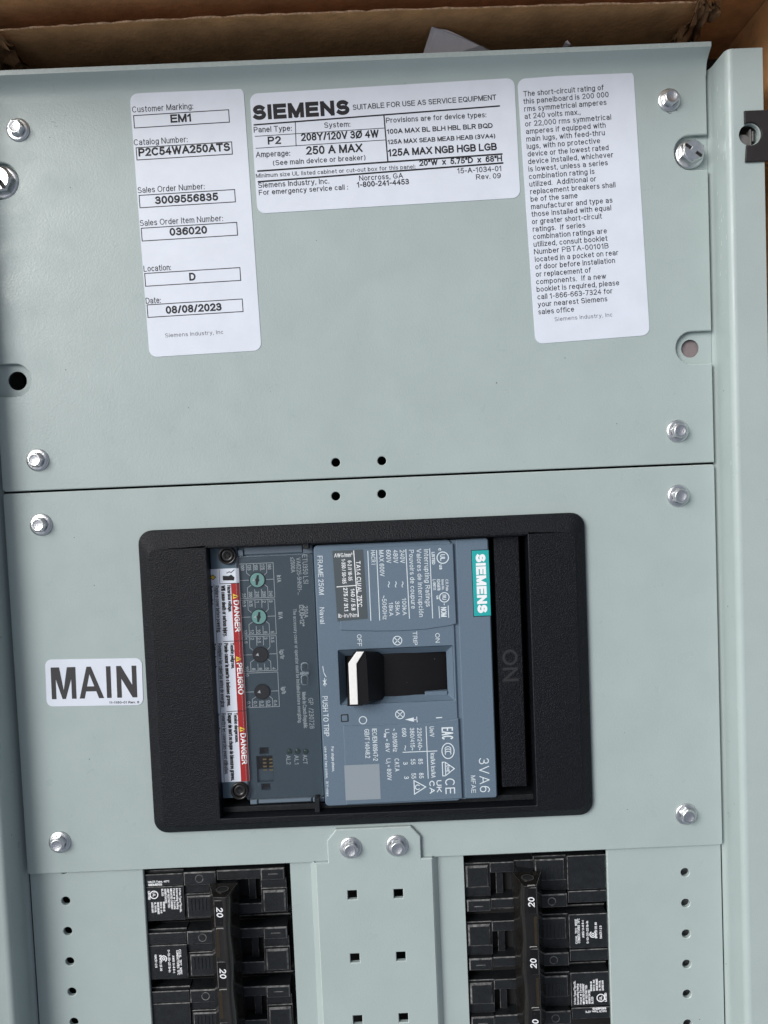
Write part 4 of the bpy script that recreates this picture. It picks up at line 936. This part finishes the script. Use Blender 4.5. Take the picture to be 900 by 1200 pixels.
# ================================================================ BRANCH BREAKERS (three poles each)
PIT = 73.1
O0 = U(168, 1022, -8)
def bp(cx, cy, z=-8): q = U(150 + cx / 3.913, 1000 + cy / 3.913, z); return (q.x - O0.x, q.y - O0.y)
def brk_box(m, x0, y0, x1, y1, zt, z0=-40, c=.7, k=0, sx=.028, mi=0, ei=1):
    ax, ay = bp(x0, y0, zt); bx_, by_ = bp(x1 , y1 , zt)
    # straighten: use the top-left corner and sizes at the local scale
    wd = (x1 - x0) / 3.913 * 1.022; hh = (y1 - y0) / 3.913 * 1.022
    ax = (x0 - 70) / 3.913 * 1.022; ay = -((y0 - 85) / 3.913) * 1.022 - 0
    m.box(ax, ax + wd, ay - hh - k * PIT, ay - k * PIT, z0, zt, c, mi, ei)
def lx(cx): return (cx - 70) / 3.913 * 1.022
def ly(cy, k=0): return -((cy - 85) / 3.913) * 1.022 - k * PIT
def make_branch():
    t = thing('branch_breaker', '', 'circuit breaker', (O0.x, O0.y, -40), 'three pole branch breakers')
    OR = (0, 0, -40)
    for k in range(3):
        m = MB()
        brk_box(m, 72, 88, 735, 352, -27, k=k, c=0, mi=2, ei=2)
        brk_box(m, 72, 160, 250, 322, -9, k=k); brk_box(m, 72, 100, 250, 154, -8.5, k=k)
        brk_box(m, 72, 90, 250, 101, -13, k=k)
        brk_box(m, 258, 90, 405, 152, -4.5, k=k, c=1.2); brk_box(m, 408, 92, 612, 138, -7, k=k, c=1.)
        brk_box(m, 251, 155, 405, 204, -13, k=k); brk_box(m, 252, 206, 405, 322, -12, k=k); brk_box(m, 264, 210, 400, 312, -8, k=k, c=1.3)
        brk_box(m, 495, 258, 608, 306, -9, k=k); brk_box(m, 614, 86, 722, 142, -4, k=k, c=1.4); brk_box(m, 608, 144, 726, 190, -11, k=k)
        brk_box(m, 608, 190, 728, 306, -10, k=k); brk_box(m, 618, 196, 722, 298, -6, k=k, c=2.)
        brk_box(m, 545, 138, 578, 258, -19, k=k); brk_box(m, 72, 336, 735, 344, -20, k=k); brk_box(m, 400, 138, 500, 258, -20, k=k, mi=2, ei=2)
        brk_box(m, 400, 258, 495, 306, -12, k=k)
        # ribs, ring and dash moulded in
        for i in range(6): brk_box(m, 280 + i * 17, 222, 286 + i * 17, 276, -7.3, -9, .2, k, ei=0)
        c = (lx(330), ly(120, k)); m.ribbon(circ(*c, 4.6, 18), 1.0, -4.3, 1, True)
        m.ribbon([(lx(650), ly(112, k)), (lx(690), ly(112, k))], 1.1, -3.8, 1)
        lay(m, '20', (lx(640), ly(268, k)), 0, 11, -5.8, 16, wt=.14, mi=0)
        # arm of this pole that carries the handle
        m.hull([(lx(400), ly(270, k)), (lx(505), ly(285, k)), (lx(505), ly(150, k)), (lx(400), ly(150, k))], -20, [(lx(420), ly(262, k)), (lx(470), ly(265, k)), (lx(470), ly(165, k)), (lx(420), ly(165, k))], 6, 0)
        m.build('pole_case', ['mould', 'scuff_highlight', 'void', 'gloss'], t, origin=OR)
        # print
        m = MB(); z = -8.95
        if k == 0:
            lay(m, 'HACR Type, 40°C', (lx(88), ly(139)), 0, 2.6, -8.4, 26, wt=.2); lay(m, 'SIEMENS', (lx(88), ly(153)), 0, 2.8, -8.4, 17, wt=.24)
            for i, (s_, ln) in enumerate((('3 Pole Type/Tipo:BL', 30), ('Interrupting Rating', 26), ('Power @ Circuits', 26), ('MIN RATED CURRENT', 26), ('AMP RESTRICTED', 24), ('SERIES RATED', 18), ('BL320', 9))):
                lay(m, s_, (lx(228 - i * 13.5), ly(170)), -math.pi / 2, 2.5, z, ln, wt=.2)
            for i, (s_, ln) in enumerate((('ISSUE NO. AB', 12), ('BCD 12 - 340', 14), ('CIRCUIT BREAKER', 15), ('UL TIPO BL', 13), ('LISTED 240V', 13))):
                lay(m, s_, (lx(138 - i * 13.5 + 13), ly(232)), -math.pi / 2, 2.4, z, ln, wt=.2)
            m.ribbon(circ(lx(112), ly(197), 4.6, 18), 1.2, z, 0, True); lay(m, 'UL', (lx(106), ly(186)), -math.pi / 2, 3.4, z, 5.4, wt=.2); lay(m, 'LISTED', (lx(84), ly(178)), -math.pi / 2, 2.8, z, 11, wt=.25)
        if k == 1:
            for cx, cy, s_, ln in ((212, 182, 'CU/AL  75°C  WIRE', 31), (200, 185, 'CONDUCTORES  75°C', 31), (180, 210, 'AWG 14-8 6-4', 22), (160, 182, '0-10-20-25 lb-in', 28), (120, 205, 'lb-in 20 25 30', 20), (98, 203, 'HACR 1 2 3', 16)):
                lay(m, s_, (lx(cx), ly(cy, 1)), -math.pi / 2, 2.8, z, ln, wt=.2)
            c = (lx(140), ly(264 - 40, 1)); m.ribbon([(c[0] + 3.6 * math.cos(R_(a)), c[1] + 3.6 * math.sin(R_(a))) for a in range(-50, 231, 20)], 1.3, z); m.ribbon(circ(*c, 1.5, 10), 1.1, z + .03, 0, True)
        if m.f: m.build('lettering', ['print_white'], t, origin=OR)
    # common handle bar
    zt = 34.
    def hp(px, py, z): q = U(px, py, z); return (q.x - O0.x, q.y - O0.y)
    xtl, yend = hp(249, 1053.5, zt); xtr = hp(264.5, 1053.5, zt)[0]; xbr = hp(278.5, 1037, 2)[0]; xbl = hp(247.5, 1037, 2)[0] - 3
    ybot = yend - 2 * PIT - 36
    m = MB(); n = 40
    P = []
    for i in range(n + 1):
        y = yend + (ybot - yend) * i / n; ph = ((yend - y) % PIT) / PIT
        wv = 1.3 * math.sin(2 * math.pi * ph + .8)
        P.append([(xbl, y, 0), (xtl - .6, y, zt - 4), (xtl, y, zt - 2.6), (xtl + 1.6, y, zt - 2.6), (xtr - 3 + wv * .3, y, zt - 1.2), (xtr - 1 + wv * .4, y, zt), (xtr + 1.2 + wv * .5, y, zt - 1), (xtr + 4 + wv, y, zt - 12), (xbr - 3, y, 14), (xbr, y, 0)])
    m.bridge(P[::-1], 0, True, close=False)
    m.poly(P[0][::-1], 0); m.poly(P[-1], 0)
    for yy in (yend + .1, ybot - .1):  # thin pale strips paint a highlight along the end-face rim
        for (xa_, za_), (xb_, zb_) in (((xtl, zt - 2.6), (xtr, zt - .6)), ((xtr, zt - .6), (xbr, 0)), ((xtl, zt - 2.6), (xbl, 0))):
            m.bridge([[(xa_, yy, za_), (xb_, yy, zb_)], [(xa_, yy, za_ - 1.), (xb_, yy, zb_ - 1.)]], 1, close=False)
    hd = m.build('handle', ['gloss', 'scuff_highlight'], t, origin=OR)
    m = MB()
    for k in range(3):
        y1 = yend - 3 - k * PIT; m = MB(); m.box(xtl + .8, xtr - 2.6, y1 - 31, y1, zt - 3.5, zt - 1.4, .5, 0, 1); m.build('rating_pad', ['black', 'scuff_highlight'], hd, origin=OR)
        m = MB(); m.box(xtl + 2.2, xtr - 4.5, y1 - 34.4, y1 - 32.6, zt - 3.2, zt - .9, .5, 0, 1); m.build('glint_ridge', ['gloss', 'glint'], hd, origin=OR)  # ridge added below each pad to carry a painted glint
        m = MB(); lay(m, '20', (xtl + 3.4, yend - 11 - k * PIT), -math.pi / 2, 7.6, zt - 1.3, 11.5, wt=.17, slant=.12); m.build('lettering', ['print_white'], hd, origin=OR)
        m = MB(); m.box(xtl + 1.2, xtr - 3, y1 - PIT + 4, y1 - 35, zt - 3.5, zt - 2.2, .5, 0, 0)
        if k < 2: m.build('bridge_panel', ['gloss_brown'], hd, origin=OR)
    # ring moulded in the end face
    cx_, cz_ = (xtl + xbr) / 2 - 4, 15.
    for ye, sg in ((yend, 1), (ybot, -1)):
        m = MB()
        for r0, r1, mi_, yo in ((6.0, 7.8, 2, .8 * sg), (.01, 6.0, 1, .2 * sg)):
            a, b = ([(cx_ + r * math.cos(R_(t_)), ye + yo, cz_ + r * .9 * math.sin(R_(t_))) for t_ in range(0, 360, 18)] for r in (r0, r1))
            m.bridge([a, b], mi_)
            if mi_ == 2: m.bridge([b, [(x, ye, z) for x, y, z in b]], 0)
        m.build('end_ring', ['gloss', 'void', 'ring_edge'], hd, origin=OR)
    return t
def copy_tree(o, parent=None):
    c = o.copy(); C.objects.link(c); c.parent = parent
    for ch in list(o.children): copy_tree(ch, c)
    return c
b1 = make_branch(); b1['label'] = 'left black three pole breaker with 20 on its handle, between pierced plate and centre strip'
b2 = copy_tree(b1); b2['label'] = 'right black three pole breaker with 20 on its handle, print on its right end'
RW = lx(735); q = U(711, 1005, -8)
b2.rotation_euler = (0, 0, math.pi)
b2.location = ((q.x - 1) * S, (q.y + 7.5 - 2 * PIT - 66.) * S, -40 * S)
